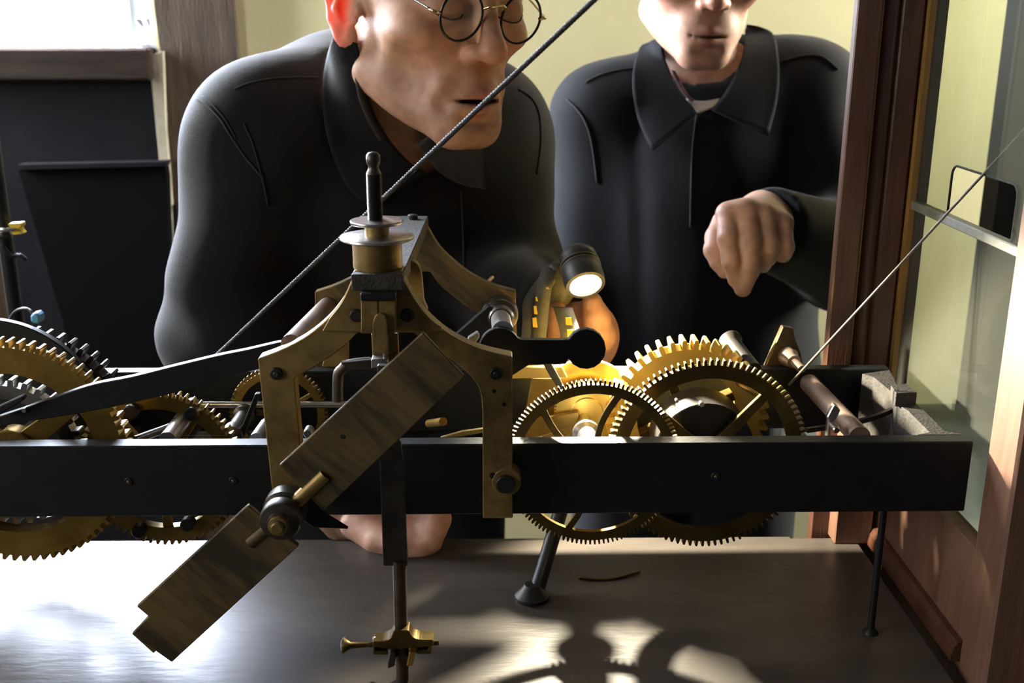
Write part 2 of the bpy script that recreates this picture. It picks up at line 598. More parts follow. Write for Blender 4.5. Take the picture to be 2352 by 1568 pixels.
# ledge and white pillar beyond the glass at the right
struct(box('trim_5', (0.36, 0.25, 0.855), (XRW, 1.315, 0.905), 'ledge_paint'), 'grey green painted ledge beyond the glass at the right', 'ledge')
xd = P(2290, 450, Y=1.32).x
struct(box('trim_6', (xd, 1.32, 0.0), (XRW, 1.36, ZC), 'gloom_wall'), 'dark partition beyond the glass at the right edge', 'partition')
# black pole with yellow clamp at the far left
pole = empty('clamp_stand', P(12, 760, Y=1.15) * 1.0, 'thin black upright rod with a yellow clamp at the left edge', 'stand')
bx = P(8, 520, Y=1.15)
MB().tube([Vector((bx.x, 1.15, 0)), Vector((bx.x, 1.15, 1.75))], 0.008, 12).build('rod', 'black_iron', pole, smooth=True, auto=40)
MB().box((bx.x - 0.05, 1.07, 0), (bx.x + 0.05, 1.23, 0.02)).build('foot', 'black_iron', pole, bevel=0.003)
cl = plate('clamp', [(17, 514), (47, 512), (49, 519), (44, 524), (46, 530), (52, 537), (30, 540), (28, 527), (22, 522)], 1.138, 0.012, 'yellow_plastic', pole, label='yellow clamp')
MB().tube([P(-14, 527, Y=1.135), P(34, 527, Y=1.135)], 0.002, 8).build('screw', 'steel', pole, smooth=True)
MB().tube([P(-14, 540, Y=1.14), P(26, 539, Y=1.14)], 0.0045, 8).build('clip_bar', 'steel_dark', pole, smooth=True)
MB().tube([Vector(q) for q in smooth_line([P(5, 560, Y=1.14), P(25, 588, Y=1.14), P(45, 585, Y=1.14), P(60, 597, Y=1.14)], 5)], 0.0022, 8).build('cable_end', 'black_iron', pole, smooth=True)
struct(box('trim_8', (P(-60, 600, Y=1.3).x, 1.28, 0), (P(8, 600, Y=1.3).x, 1.32, P(8, 545, Y=1.3).z), 'old_timber'), 'brown upright board at the left edge behind the black rod', 'board')

c1 = empty('spring_clamp', P(60, 775, Y=1.0), 'yellow spring clamp partly hidden behind the left toothed wheels', 'clamp')
plate('jaw', [(60, 762), (76, 764), (98, 772), (99, 782), (84, 790), (72, 778)], 1.0, 0.012, 'yellow_plastic', c1)
plate('handle', [(31, 764), (42, 763), (41, 772), (36, 784), (33, 776)], 1.0, 0.01, 'yellow_plastic', c1)
MB().tube([P(36, 774, Y=1.006), P(100, 775, Y=1.006)], 0.003, 8).build('bar', 'steel_dark', c1, smooth=True)
MB().tube([P(68, 776, Y=1.006), P(68, 776, Y=1.006) - Vector((0, 0, 0.2))], 0.006, 8).build('stem', 'black_iron', c1, smooth=True)
plug = empty('cable_plug', P(78, 740, Y=1.02), 'small blue cable plug above the left black drum', 'plug')
plate('plug_body', [(68, 724), (76, 719), (88, 720), (92, 732), (90, 745), (70, 742)], 1.02, 0.014, 'blue_plastic', plug, bevel=0.002)
MB().tube([Vector(q) for q in smooth_line([P(75, 722, Y=1.027), P(68, 712, Y=1.03), P(53, 708, Y=1.04), P(30, 720, Y=1.1), P(10, 760, Y=1.13)], 5)], 0.0014, 8).build('lead', 'steel_dark', plug, smooth=True)

# ================================================================== the glazed clock case
case = empty('clock_case', (0, 0.6, 0.9), 'reddish wooden clock case with worn grey floor and glazed side', 'cabinet')
fl = box('case_floor', (-0.95, 0.12, 0.915), (0.316, 0.852, ZT), 'case_floor', case, bevel=0.001)
fl['label'] = 'worn scratched grey wooden floor board'
box('back_apron', (-0.95, 0.852, 0.89), (0.262, 0.866, ZT - 0.006), 'case_floor', case)
XS = [P(q, 850, Y=0.862).x for q in (1892, 1945, 1957, 1992, 2048, 2061, 2092)]
ztop = 2.3
box('corner_post', (XS[0], 0.858, 0.88), (XS[1], 0.868, ztop), 'mahogany', case, bevel=0.001)
box('edge_strip', (XS[1], 0.868, 0.88), (XS[2], 0.90, ztop), 'oak_strip', case)
MB().lathe(((XS[2] + XS[3]) / 2, 0.872, 0.88), (0, 0, 1), [((XS[3] - XS[2]) / 2, 0), ((XS[3] - XS[2]) / 2, ztop - 0.88)], 24).build('round_moulding', 'mahogany', case, smooth=True, auto=40)
box('corner_post', (XS[3], 0.868, 0.88), (XS[4], 0.905, ztop), 'mahogany', case, bevel=0.003)
box('edge_strip', (XS[4], 0.862, 0.88), (XS[5], 0.90, ztop), 'oak_strip', case)
box('glass_channel', (XS[5], 0.868, 0.88), (XS[6], 0.90, ztop), 'grey_metal', case)
fx0, fx1 = P(1913, 1220, Y=0.846).x, P(1996, 1220, Y=0.846).x
box('foot_block', (fx0, 0.840, ZT), (fx1, 0.8595, ZT + 0.105), 'mahogany_pale', case, bevel=0.001)
XG = P(2250, 1168, Y=0.661).x
box('front_post', (XG, 0.622, 0.88), (XG + 0.03, 0.661, ztop), 'mahogany_pale', case, bevel=0.002)
MB().lathe((XG + 0.032, 0.618, 0.88), (0, 0, 1), [(0.008, 0), (0.008, ztop - 0.88)], 20).build('bead_moulding', 'mahogany', case, smooth=True, auto=40)
box('front_rebate', (XG + 0.03, 0.63, 0.88), (XG + 0.045, 0.66, ztop), 'mahogany', case)
box('side_board', (XG + 0.002, 0.661, 0.90), (XG + 0.016, 0.868, ZT + 0.088), 'mahogany_pale', case, bevel=0.001)
pf = []
for (dx, dz) in ((0, 0), (0, 0.016), (-0.004, 0.015), (-0.007, 0.010), (-0.008, 0.004), (-0.008, 0)):
    pf.append(Vector((XG + 0.002 + dx, 0.661, ZT + dz)))
MB().prism(pf, Vector((0, 0.18, 0))).build('base_moulding', 'mahogany', case)
XGL = P(2095, 468, Y=0.868).x
zb0 = P(2095, 478, X=XGL).z
zb1 = P(2095, 458, X=XGL).z
box('glazing_bar', (XGL - 0.003, 0.661, zb0), (XGL + 0.005, 0.868, zb1), 'aluminium', case, bevel=0.0008)
# lower pane and notched upper pane
box('glass_pane', (XGL, 0.661, ZT + 0.088), (XGL + 0.002, 0.868, zb0), 'case_glass', case)
nl, tl = P(2172, 490, X=XGL), P(2188, 374, X=XGL)
tr_, nr = P(2336, 432, X=XGL), P(2322, 548, X=XGL)
nt_ = []
za = (nl.y + tl.y) / 2
ya = (tr_.y + nr.y) / 2
ztn = (tl.z + tr_.z) / 2
rc = 0.008


def arc(cy, cz, a0, a1):
    return [Vector((XGL, cy + rc * math.cos(math.radians(a0 + (a1 - a0) * k / 5)), cz + rc * math.sin(math.radians(a0 + (a1 - a0) * k / 5)))) for k in range(6)]


outline = [Vector((XGL, 0.868, zb1)), Vector((XGL, za, zb1))] + arc(za - rc, ztn - rc, 0, 90) + arc(ya + rc, ztn - rc, 90, 180) + \
          [Vector((XGL, ya, zb1)), Vector((XGL, 0.661, zb1)), Vector((XGL, 0.661, ztop)), Vector((XGL, 0.868, ztop))]
MB().prism(outline, Vector((0.002, 0, 0))).build('glass_pane', 'case_glass', case)['label'] = 'glass pane with a rounded cut-out'
MB().tube([q + Vector((0.001, 0, 0)) for q in outline[1:-3]], 0.0009, 6).build('cut_edge', 'hole_dark', case, smooth=True)

# ================================================================== the clock movement
mv = empty('clock_movement', (-0.03, 0.75, ZT), 'brass and black iron tower clock movement with toothed wheels in a flat frame', 'clock')
XEND = P(2236, 1019, Y=YF).x
XLEFT = -0.62


def gear(name, px, py, Rpx, Y, th, teeth, depth, rim_w, material, spokes=6, hub=0.2, rot=0.0, sp_w=0.09, arbor=None, curved=False, web=False,
         label=None, tip=0.42, sp_mat=None, parent=mv):
    """toothed wheel in the XZ plane; depth and rim_w as shares of the outer radius"""
    c = P(px, py, Y=Y)
    R = Rpx * mpp(px, py, Y)
    Rr = R * (1 - depth)
    Ri = Rr - R * rim_w
    ang = []
    for k in range(teeth):
        a0 = 2 * math.pi * k / teeth + rot
        w = 2 * math.pi / teeth
        for (u, q) in ((0.0, 0.0), (0.18, 0.0), (0.205, 0.65), (0.235, 0.90), (0.31, 1.0), (0.51, 1.0), (0.585, 0.90), (0.615, 0.65), (0.64, 0.0)):
            ang.append((a0 + w * u, Rr + (R - Rr) * q))
    n = len(ang)
    v = []
    for y in (Y, Y + th):
        for a, r in ang:
            v.append((c.x + r * math.cos(a), y, c.z + r * math.sin(a)))
    for y in (Y, Y + th):
        for a, r in ang:
            v.append((c.x + Ri * math.cos(a), y, c.z + Ri * math.sin(a)))
    f = []
    for i in range(n):
        j = (i + 1) % n
        f.append((i, j, 2 * n + j, 2 * n + i))
        f.append((n + j, n + i, 3 * n + i, 3 * n + j))
        f.append((j, i, n + i, n + j))
        f.append((2 * n + i, 2 * n + j, 3 * n + j, 3 * n + i))
    f = [tuple(reversed(q)) for q in f]
    o = mk(name, v, f, material, parent)
    if label:
        o['label'] = label
    sm = sp_mat or material
    for k in range(spokes):
        a = rot + 2 * math.pi * k / spokes + 0.35
        d = Vector((math.cos(a), 0, math.sin(a)))
        t = Vector((-math.sin(a), 0, math.cos(a)))
        w = sp_w * R
        m = MB()
        if curved:
            L, Rr2 = [], []
            for q in range(9):
                u = q / 8
                rr = R * hub * 0.8 + (Ri + R * 0.01 - R * hub * 0.8) * u
                off = t * (math.sin(u * math.pi) * R * 0.07)
                ww = w * (0.75 + 0.35 * u)
                L.append(Vector((c.x, Y, c.z)) + d * rr + off - t * ww / 2 + Vector((0, th * 0.15, 0)))
                Rr2.append(Vector((c.x, Y, c.z)) + d * rr + off + t * ww / 2 + Vector((0, th * 0.15, 0)))
            m.prism(L + Rr2[::-1], Vector((0, th * 0.7, 0)))
        else:
            r0, r1 = R * hub * 0.8, Ri + R * 0.01
            cc = Vector((c.x, Y + th * 0.15, c.z))
            m.prism([cc + d * r0 - t * w * 0.6, cc + d * r1 - t * w * 0.45, cc + d * r1 + t * w * 0.45, cc + d * r0 + t * w * 0.6], Vector((0, th * 0.7, 0)))
        m.build('spoke', sm, o, bevel=0.0004)
    if web:
        disc('web', c, Ri + 0.0005, Y + th * 0.3, Y + th * 0.7, sm, o)
    disc('hub', c, R * hub, Y - 0.001, Y + th + 0.001, sm, o)
    if arbor:
        rod('arbor', Vector((c.x, arbor[0], c.z)), Vector((c.x, arbor[1], c.z)), arbor[2], arbor[3] if len(arbor) > 3 else 'steel', o)
    return o, c, R


# ---- iron frame
fr_ = box('front_rail', (XLEFT, YF, ZB), (XEND, YFB, ZR), 'black_iron', mv, bevel=0.0008)
for q in ((295, 1105, 9), (535, 1103, 9), (1643, 1093, 10)):
    c = P(q[0], q[1], Y=YF)
    disc('screw', c, q[2] * 0.0003, YF - 0.0008, YF + 0.003, 'screw_black', fr_, n=20, bev=0.0003)
    disc('screw_pin', c, q[2] * 0.0001, YF - 0.0012, YF, 'bronze_rod', fr_, n=12, bev=0.0002)
box('rear_rail', (XLEFT, YR, ZB), (P(2048, 850, Z=ZR).x, YRB, ZR), 'black_iron', mv, bevel=0.0008)
tie = [P(*q, Z=ZR) for q in ((2043, 849), (2054, 868), (2060, 884), (2104, 925), (2133, 952), (2170, 989), (2234, 1014), (2236, 1019))]
tie_in = [P(*q, Z=ZR) for q in ((2112, 1004), (2134, 992), (2084, 942), (2060, 928), (2054, 905), (2006, 866), (1980, 858))]
yy = YFB
ends = [Vector((p.x, min(max(p.y, YFB), YRB), ZR)) for p in tie + tie_in]
er = MB().prism(ends, Vector((0, 0, ZB - ZR))).build('end_rail', 'rusty_iron', mv, bevel=0.0006)
bl = [P(*q, Z=ZR + 0.010) for q in ((2046, 885), (2082, 880), (2107, 901), (2058, 903))]
MB().prism(bl, Vector((0, 0, -0.0105))).build('bearing_block', 'rusty_iron', mv, bevel=0.0005)
box('end_rail', (XLEFT, YFB, ZB), (XLEFT + 0.02, YR, ZR), 'black_iron', mv)

# legs
lt, lb = P(1290, 1165, Y=0.80), P(1231, 1362, Z=ZT + 0.004)
lg = MB().tube([lb, lt, lt + (lt - lb) * 0.05], 0.0062, 12).build('leg', 'black_iron', mv, smooth=True, auto=40)
MB().lathe((lb.x - 0.003, lb.y, ZT), (0, 0, 1), [(0.014, 0), (0.014, 0.003), (0.009, 0.008), (0.006, 0.012)], 20).build('foot', 'black_iron', lg, smooth=True, auto=40)
rb = P(1999, 1452, Z=ZT)
lg = MB().tube([rb, Vector((rb.x, rb.y, ZB + 0.002))], 0.0026, 10).build('leg', 'black_iron', mv, smooth=True, auto=40)
disc_ = MB().lathe(rb, (0, 0, 1), [(0.006, 0), (0.005, 0.002), (0.003, 0.004)], 14).build('foot', 'black_iron', lg, smooth=True, auto=40)
for x in (-0.55,):
    for y in (0.69, 0.82):
        lg = MB().tube([Vector((x, y, ZT)), Vector((x, y, ZB))], 0.0062, 12).build('leg', 'black_iron', mv, smooth=True, auto=40)

# ---- right train
g, cA, RA = gear('great_wheel', 1625, 1046, 231, 0.742, 0.006, 96, 0.058, 0.135, 'brass_dark', spokes=4, hub=0.14, rot=0.5, sp_w=0.10,
                 arbor=(0.684, YR, 0.007), label='large dark brass toothed wheel of the right train')
dr = disc('winding_drum', cA, RA * 0.5, 0.752, 0.790, 'screw_black', mv)
dr['label'] = 'dark winding drum'
for (q, r) in (((1555, 921), 4), ((1612, 929), 6)):
    disc('rivet', P(q[0], q[1], Y=0.748), r * 0.00033, 0.7475, 0.752, 'steel', dr, n=16, bev=0.0003)
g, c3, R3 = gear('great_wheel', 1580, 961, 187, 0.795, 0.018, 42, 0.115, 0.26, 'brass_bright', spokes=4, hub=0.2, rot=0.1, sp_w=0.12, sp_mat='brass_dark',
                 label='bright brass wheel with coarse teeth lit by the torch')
g, c2, R2 = gear('centre_wheel', 1362, 1066, 204, 0.716, 0.004, 118, 0.055, 0.105, 'brass_dark', spokes=6, hub=0.12, rot=0.9, sp_w=0.075, curved=True,
                 arbor=(0.684, YR, 0.006), label='thin fine toothed wheel in front of the bright brass drum')
# brass barrel on the arbor behind the centre wheel
bc = P(1345, 942, Y=0.815)
bm_ = mpp(1345, 942, 0.815)
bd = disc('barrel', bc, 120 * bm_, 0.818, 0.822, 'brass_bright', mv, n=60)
bd['label'] = 'bright brass barrel disc lit by the torch'
disc('barrel_drum', bc, 88 * bm_, 0.822, 0.8255, 'brass_wheel', bd, n=48)
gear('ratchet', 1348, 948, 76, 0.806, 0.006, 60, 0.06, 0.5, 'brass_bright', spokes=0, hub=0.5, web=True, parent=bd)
ac = P(1345, 935, Y=0.775)
MB().lathe((c2.x, 0.722, c2.z), (0, 1, 0), [(0.0115, 0), (0.0115, 0.006), (0.0085, 0.008), (0.0078, 0.050), (0.011, 0.052), (0.011, 0.056), (0.007, 0.058)], 24).build('arbor_sleeve', 'steel', mv, smooth=True, auto=40)
plate('cross_bar', [(1120, 846), (1290, 842), (1304, 868), (1180, 870), (1120, 872)], 0.803, 0.006, 'brass_bright', mv)
plate('click_bar', [(1246, 834), (1266, 834), (1286, 870), (1304, 905), (1290, 905), (1268, 872)], 0.795, 0.005, 'steel_dark', mv)
plate('barrel_arm', [(1222, 868), (1292, 868), (1262, 910), (1240, 960), (1205, 1003), (1190, 1003), (1210, 930)], 0.81, 0.004, 'brass_wheel', mv)
plate('barrel_arm', [(1215, 965), (1330, 945), (1332, 975), (1240, 1003), (1200, 1010)], 0.80, 0.004, 'brass_wheel', mv)

# ---- left train
g, c5, R5 = gear('great_wheel', 24, 1044, 272, 0.700, 0.012, 72, 0.052, 0.225, 'brass_wheel', spokes=4, hub=0.22, rot=0.3, sp_w=0.16,
                 arbor=(0.684, YR, 0.009), label='large brass toothed wheel at the left edge')
gear('ratchet_wheel', 14, 1040, 180, 0.716, 0.010, 34, 0.09, 0.18, 'steel', spokes=4, hub=0.25, rot=0.2, label='steel ratchet ring inside the left brass wheel')
gear('inner_ring', 24, 1044, 236, 0.713, 0.004, 90, 0.01, 0.09, 'brass_dark', spokes=0, hub=0.1, rot=0.2)
bd = disc('black_drum', P(6, 962, Y=0.79), 243 * mpp(6, 962, 0.79), 0.783, 0.790, 'black_iron', mv, n=96)
bd['label'] = 'black iron drum behind the left brass wheel'
gear('black_wheel', 62, 1008, 262, 0.800, 0.014, 58, 0.085, 0.16, 'steel_dark', spokes=4, hub=0.2, rot=0.05, label='dark coarse toothed wheel behind the black drum')
g, c7, R7 = gear('second_wheel', 368, 1078, 191, 0.735, 0.008, 70, 0.07, 0.16, 'brass_wheel', spokes=5, hub=0.16, rot=0.6, sp_w=0.11,
                 arbor=(0.684, YR, 0.007), label='brass toothed wheel with slanting spokes at the left')
for (qx, qy) in ((318, 1220), (430, 1205), (300, 945), (440, 950)):
    disc('collet', P(qx, qy, Y=0.73), 0.0052, 0.728, 0.737, 'screw_black', g, n=18)
rod('pinion_rod', P(385, 1010, Y=0.70), P(445, 930, Y=0.76), 0.0062, 'steel', mv, label='bright steel spindle')
gear('third_wheel', 640, 952, 113, 0.808, 0.005, 64, 0.07, 0.14, 'brass_wheel', spokes=5, hub=0.14, rot=0.2, arbor=(0.70, YR, 0.004), label='small brass wheel behind the bridge leg')
c = P(548, 975, Y=0.78)
m = MB().lathe((c.x, 0.745, c.z), (0, 1, 0), [(0.004, 0), (0.004, 0.01), (0.008, 0.011), (0.0085, 0.02), (0.0065, 0.021), (0.0065, 0.05), (0.009, 0.052), (0.009, 0.06), (0.004, 0.061), (0.004, 0.08)], 24)
m.build('lantern_pinion', 'steel_dark', mv, smooth=True, auto=40)
rod('tie_rod', P(300, 929, Y=0.805), P(905, 928, Y=0.805), 0.0026, 'steel', mv)
plate('stay', [(585, 905), (597, 905), (560, 1003), (545, 1003)], 0.76, 0.006, 'black_iron', mv)
rod('pinion_rod', P(588, 1010, Y=0.70), P(612, 975, Y=0.74), 0.005, 'steel', mv)
rod('stay', P(480, 948, Y=0.80), P(310, 1010, Y=0.72), 0.003, 'steel_dark', mv)
disc('pinion_end', P(712, 985, Y=0.74), 0.0035, 0.73, 0.74, 'steel', mv, n=18)

# long black lever at the left
lt_ = smooth_line([(672, 786), (645, 786), (612, 793), (560, 805), (500, 817), (400, 841), (300, 866), (210, 884), (120, 914), (40, 943), (-90, 985)], 4)
lb_ = smooth_line([(-90, 1003), (40, 972), (150, 955), (300, 926), (420, 897), (520, 868), (600, 846), (672, 826)], 4)
lv = plate('strike_lever', lt_ + lb_, 0.671, 0.007, 'black_iron', mv, label='long curved black lever sloping to the left')
disc('pin', P(57, 941, Y=0.671), 0.0016, 0.669, 0.675, 'steel', lv, n=14, bev=0.0003)
plate('pawl', [(-30, 945), (50, 909), (56, 918), (-10, 957)], 0.662, 0.006, 'black_iron', lv)

# ---- front bridge: brass A-frame
YA = 0.654
oL = smooth_line([(592, 823), (645, 803), (700, 774), (748, 735), (783, 692), (806, 645), (812, 622)], 6)
oR = smooth_line([(925, 622), (932, 650), (955, 692), (992, 735), (1040, 772), (1105, 802), (1177, 819)], 6)
iR = smooth_line([(1108, 945), (1104, 905), (1090, 874), (1050, 836), (985, 790), (950, 764)], 5)
iL = smooth_line([(820, 764), (790, 795), (740, 832), (676, 869)], 5)
ab = oL + oR + [(1178, 1190), (1109, 1190)] + iR + iL + [(689, 1018), (692, 1130), (625, 1130)]
br = plate('front_bridge', ab, YA, 0.0125, 'brass_old', mv, bevel=0.0008, label='worn brass A-shaped bridge with curved shoulders')
for (qx, qy, r) in ((635, 857, 15), (1139, 857, 15)):
    s = disc('bolt', P(qx, qy, Y=YA), r * 0.00028, YA - 0.002, YA + 0.003, 'screw_black', br, n=24)
    disc('bolt_end', P(qx, qy, Y=YA), r * 0.00012, YA - 0.0028, YA - 0.001, 'steel_dark', br, n=16, bev=0.0003)
for (qx, qy, r) in ((1135, 898, 5), (1158, 928, 5), (1132, 1092, 8)):
    disc('pin_hole', P(qx, qy, Y=YA), r * 0.00028, YA - 0.0003, YA + 0.002, 'hole_dark', br, n=16, bev=0.0002)
disc('boss', P(1163, 1107, Y=YA), 35 * 0.000285, YA - 0.0005, YA + 0.013, 'brass_old', br, n=40)
disc('boss_bolt', P(1161, 1110, Y=YA), 23 * 0.000285, YA - 0.003, YA + 0.002, 'screw_black', br, n=32)
cp_ = [(740, 761)] + smooth_line([(756, 732), (785, 694), (806, 650)], 4) + [(812, 640), (925, 640)] + smooth_line([(934, 655), (958, 696), (990, 734), (1014, 751)], 4) + [(1014, 761)]
pl_ = plate('name_plate', [(q[0], q[1]) for q in cp_], YA - 0.003, 0.003, 'brass_old', br, bevel=0.0004)
for (qx, qy) in ((818, 724), (935, 724)):
    s = disc('plate_screw', P(qx, qy, Y=YA - 0.004), 15 * 0.00028, YA - 0.006, YA - 0.002, 'screw_black', br, n=24)
# cock block under the pulley
blk = plate('cock_block', [(829, 690), (908, 690), (908, 766), (829, 766)], YA - 0.016, 0.013, 'brass_old', mv, bevel=0.0005)
plate('split_line', [(866, 690), (868, 690), (868, 766), (866, 766)], YA - 0.0163, 0.001, 'hole_dark', blk, bevel=0)
plate('cap_plate', [(827, 674), (909, 674), (909, 691), (827, 691)], YA - 0.018, 0.016, 'black_iron', blk)
c = P(871, 742, Y=YA - 0.016)
MB().prism([P(q[0], q[1], Y=YA - 0.019) for q in smooth_line([(856, 770), (857, 738), (866, 722), (880, 722), (888, 738), (889, 800), (875, 812), (856, 800)], 3, True)], Vector((0, 0.004, 0))).build('suspension_hook', 'brass_old', blk, bevel=0.0004)

# ---- rear bridge
YA2 = 0.842
oL2 = smooth_line([(723, 671), (770, 655), (815, 632), (858, 598), (888, 565), (910, 530), (915, 512)], 5)
oR2 = smooth_line([(980, 518), (986, 530), (1010, 568), (1045, 602), (1085, 632), (1135, 656), (1185, 670)], 5)
iR2 = smooth_line([(1130, 800), (1128, 752), (1112, 728), (1075, 706), (1030, 672), (1005, 648), (988, 624)], 5)
iL2 = smooth_line([(905, 624), (880, 652), (845, 684), (802, 712), (790, 730)], 5)
rbp = oL2 + oR2 + [(1187, 800), (1187, 1000), (1130, 1000)] + iR2 + iL2 + [(795, 1000), (727, 1000)]
plate('rear_bridge', rbp, YA2, 0.010, 'brass_streak', mv, bevel=0.0006, label='rear brass A-shaped bridge')
# round eared plate behind the cock
er_ = smooth_line([(905, 640), (925, 605), (945, 598), (962, 612), (969, 640), (973, 690), (978, 720), (900, 720)], 4, True)
plate('eared_plate', er_, 0.70, 0.008, 'brass_old', mv)
# black top bar joining the bridges
f0, f1 = P(806, 634, Y=YA - 0.008), P(925, 634, Y=YA - 0.008)
ztb = P(866, 630, Y=YA - 0.008).z
ba0 = P(984, 507, Y=YA2 + 0.01).x
tb = MB().prism([(f0.x, YA - 0.008, ztb), (f1.x, YA - 0.008, ztb), (ba0, YA2 + 0.01, ztb), (ba0 - (f1.x - f0.x), YA2 + 0.01, ztb)], Vector((0, 0, -0.0105)))
tb = tb.build('top_bar', 'rusty_iron', mv, bevel=0.0006)
c = P(948, 499, Y=YA2 - 0.004)
MB().lathe((c.x, c.y, ztb), (0, 0, 1), [(0.004, 0), (0.004, 0.003), (0.0032, 0.0036)], 16).build('bolt', 'screw_black', tb, smooth=True, auto=40)

# pulley stack and threaded stem on the top bar
pc = P(868, 600, Y=YA + 0.012)
px0 = pc.x
py0 = pc.y
st = empty('regulator', (px0, py0, ztb), None, None) if False else None
mpl = mpp(868, 560, py0)
zt = lambda y: P(868, y, Y=py0).z
cyl = MB().lathe((px0, py0, ztb), (0, 0, 1), [(56 * mpl, 0), (57 * mpl, 0.001), (57 * mpl, zt(546) - ztb)], 40).build('regulator_barrel', 'brass_old', mv, smooth=True, auto=40)
def flange(name, zc, r, parent):
    return MB().lathe((px0, py0, zc), (0, 0, 1), [(r * 0.97, -0.0016), (r, -0.0011), (r, 0.0002), (r * 0.985, 0.0006), (0.004, 0.0009)], 44).build(name, 'steel', parent, smooth=True, auto=50)
z1 = zt(543)
flange('flange', z1, 85 * mpl, cyl)
MB().lathe((px0, py0, z1), (0, 0, 1), [(28 * mpl, 0), (28 * mpl, zt(510) - z1)], 32).build('collar', 'brass_old', cyl, smooth=True, auto=40)
z2 = zt(507)
flange('flange', z2, 60 * mpl, cyl)
# threaded stem
prof = [(16 * mpl, 0)]
zz_ = z2
ztip = zt(398)
n = 34
for k in range(n):
    h = (ztip - z2) * k / n
    dh = (ztip - z2) / n
    prof += [(14.8 * mpl, h), (17.6 * mpl, h + dh * 0.5)]
ht = ztip - z2
prof += [(17 * mpl, ht), (12.5 * mpl, ht + 0.0025), (11.5 * mpl, ht + 0.0045), (15 * mpl, ht + 0.006), (16.5 * mpl, ht + 0.0085), (15.5 * mpl, ht + 0.0112), (11 * mpl, ht + 0.0128), (3 * mpl, ht + 0.0134)]
MB().lathe((px0 - 0.0006, py0, z2), (0, 0, 1), prof, 26).build('threaded_stem', 'steel_dark', cyl, smooth=True, auto=60)

# pillars between the two bridges
rod('pillar', P(668, 790, Y=0.668), P(752, 700, Y=YA2), 0.0066, 'bronze_rod', mv, label='slanting round steel pillar between the bridges')
pa, pb = P(1155, 762, Y=0.70), P(1148, 718, Y=YA2)
ax = (pb - pa)
L_ = ax.length
cpl = MB().lathe(pa, ax, [(0.0075, 0), (0.0075, L_ * 0.66)], 32).build('collared_pillar', 'steel', mv, smooth=True, auto=40)
MB().lathe(pa, ax, [(0.0085, L_ * 0.60), (0.0105, L_ * 0.62), (0.0105, L_ * 0.66), (0.0088, L_ * 0.68), (0.0092, L_ * 0.76), (0.0128, L_ * 0.78), (0.0134, L_ * 0.84), (0.0122, L_ * 0.85), (0.0122, L_ * 0.88), (0.0148, L_ * 0.90), (0.0150, L_ * 0.985), (0.013, L_)], 40).build('collar', 'steel_dark', cpl, smooth=True, auto=40)

# black dumb-bell lever
def circ(cx, cy, r, a0, a1, n=14):
    return [(cx + r * math.cos(math.radians(a0 + (a1 - a0) * k / n)), cy + r * math.sin(math.radians(a0 + (a1 - a0) * k / n))) for k in range(n + 1)]
db = circ(1148, 803, 49, 130, 320) + smooth_line([(1188, 776), (1196, 780), (1210, 781)], 3) + [(1296, 781)] + circ(1346, 802, 46, 208, 512) + [(1300, 836), (1215, 838), (1178, 862), (1130, 880)]
plate('dumbbell_lever', db, 0.694, 0.006, 'black_iron', mv, label='black lever with two round ends')
plate('detent_arm', [(1030, 782), (1122, 702), (1150, 712), (1142, 752), (1086, 800), (1050, 800)], 0.79, 0.007, 'black_iron', mv)
plate('detent_arm', [(1074, 777), (1096, 763), (1102, 773), (1090, 790), (1074, 790)], 0.70, 0.006, 'steel', mv)
rod('detent_pin', P(1112, 655, Y=YA2 + 0.012), P(1131, 637, Y=YA2 + 0.03), 0.0016, 'bronze_rod', mv)

# ---- pallet parts under the bridge
plate('suspension_spring', [(878, 770), (884, 770), (886, 830), (880, 830)], YA + 0.002, 0.006, 'steel', mv)
plate('spring_cheek', [(852, 766), (914, 766), (916, 832), (856, 832)], YA + 0.009, 0.004, 'brass_old', mv)
plate('crutch_block', [(852, 826), (890, 824), (894, 842), (852, 846)], YA - 0.002, 0.02, 'steel', mv)
m = MB()
m.tube([P(q[0], q[1], Y=0.72) for q in smooth_line([(776, 920), (777, 862), (786, 848), (800, 838), (850, 832), (905, 836)], 4)], 0.004, 10)
m.build('pallet_arm', 'steel_dark', mv, smooth=True, auto=50)
plate('pallet_plate', [(782, 833), (852, 826), (900, 828), (900, 850), (800, 850)], 0.715, 0.006, 'steel_dark', mv)
plate('rear_cock', [(742, 830), (800, 762), (800, 842), (740, 842)], 0.80, 0.006, 'brass_old', mv)

# ---- fly fan: two worn brass vanes on a hub
hub = P(655, 1170, Y=0.63)
fly = MB().lathe((hub.x, 0.604, hub.z), (0, 1, 0), [(0.004, 0), (0.0045, 0.001), (0.0045, 0.004), (0.0068, 0.0045), (0.0075, 0.007), (0.0122, 0.008), (0.0132, 0.0095), (0.0132, 0.017), (0.0118, 0.018), (0.0118, 0.022), (0.0140, 0.023), (0.0140, 0.034), (0.006, 0.035), (0.006, 0.075)], 44)
fly = fly.build('fly_fan', 'steel_dark', mv, smooth=True, auto=40)
fly['label'] = 'two-bladed brass fly fan on a black hub'
MB().lathe((hub.x, 0.602, hub.z), (0, 1, 0), [(0.0034, 0), (0.004, 0.0006), (0.004, 0.003), (0.0062, 0.0035), (0.0062, 0.0062)], 32).build('hub_cap', 'brass_old', fly, smooth=True, auto=40)
YV = 0.626
plate('vane', [(971, 763), (1067, 865), (742, 1175), (641, 1069)], YV, 0.004, 'brass_streak', fly, bevel=0.0006)
plate('vane', [(569, 1160), (686, 1254), (394, 1521), (302, 1456), (341, 1416), (313, 1393)], 0.618, 0.004, 'brass_streak', fly, bevel=0.0006)
plate('vane_backing', [(560, 1168), (640, 1240), (352, 1500), (303, 1456)], 0.6225, 0.003, 'brass_streak', fly, bevel=0.0004)
va, vb = P(672, 1160, Y=0.628), P(748, 1088, Y=0.628)
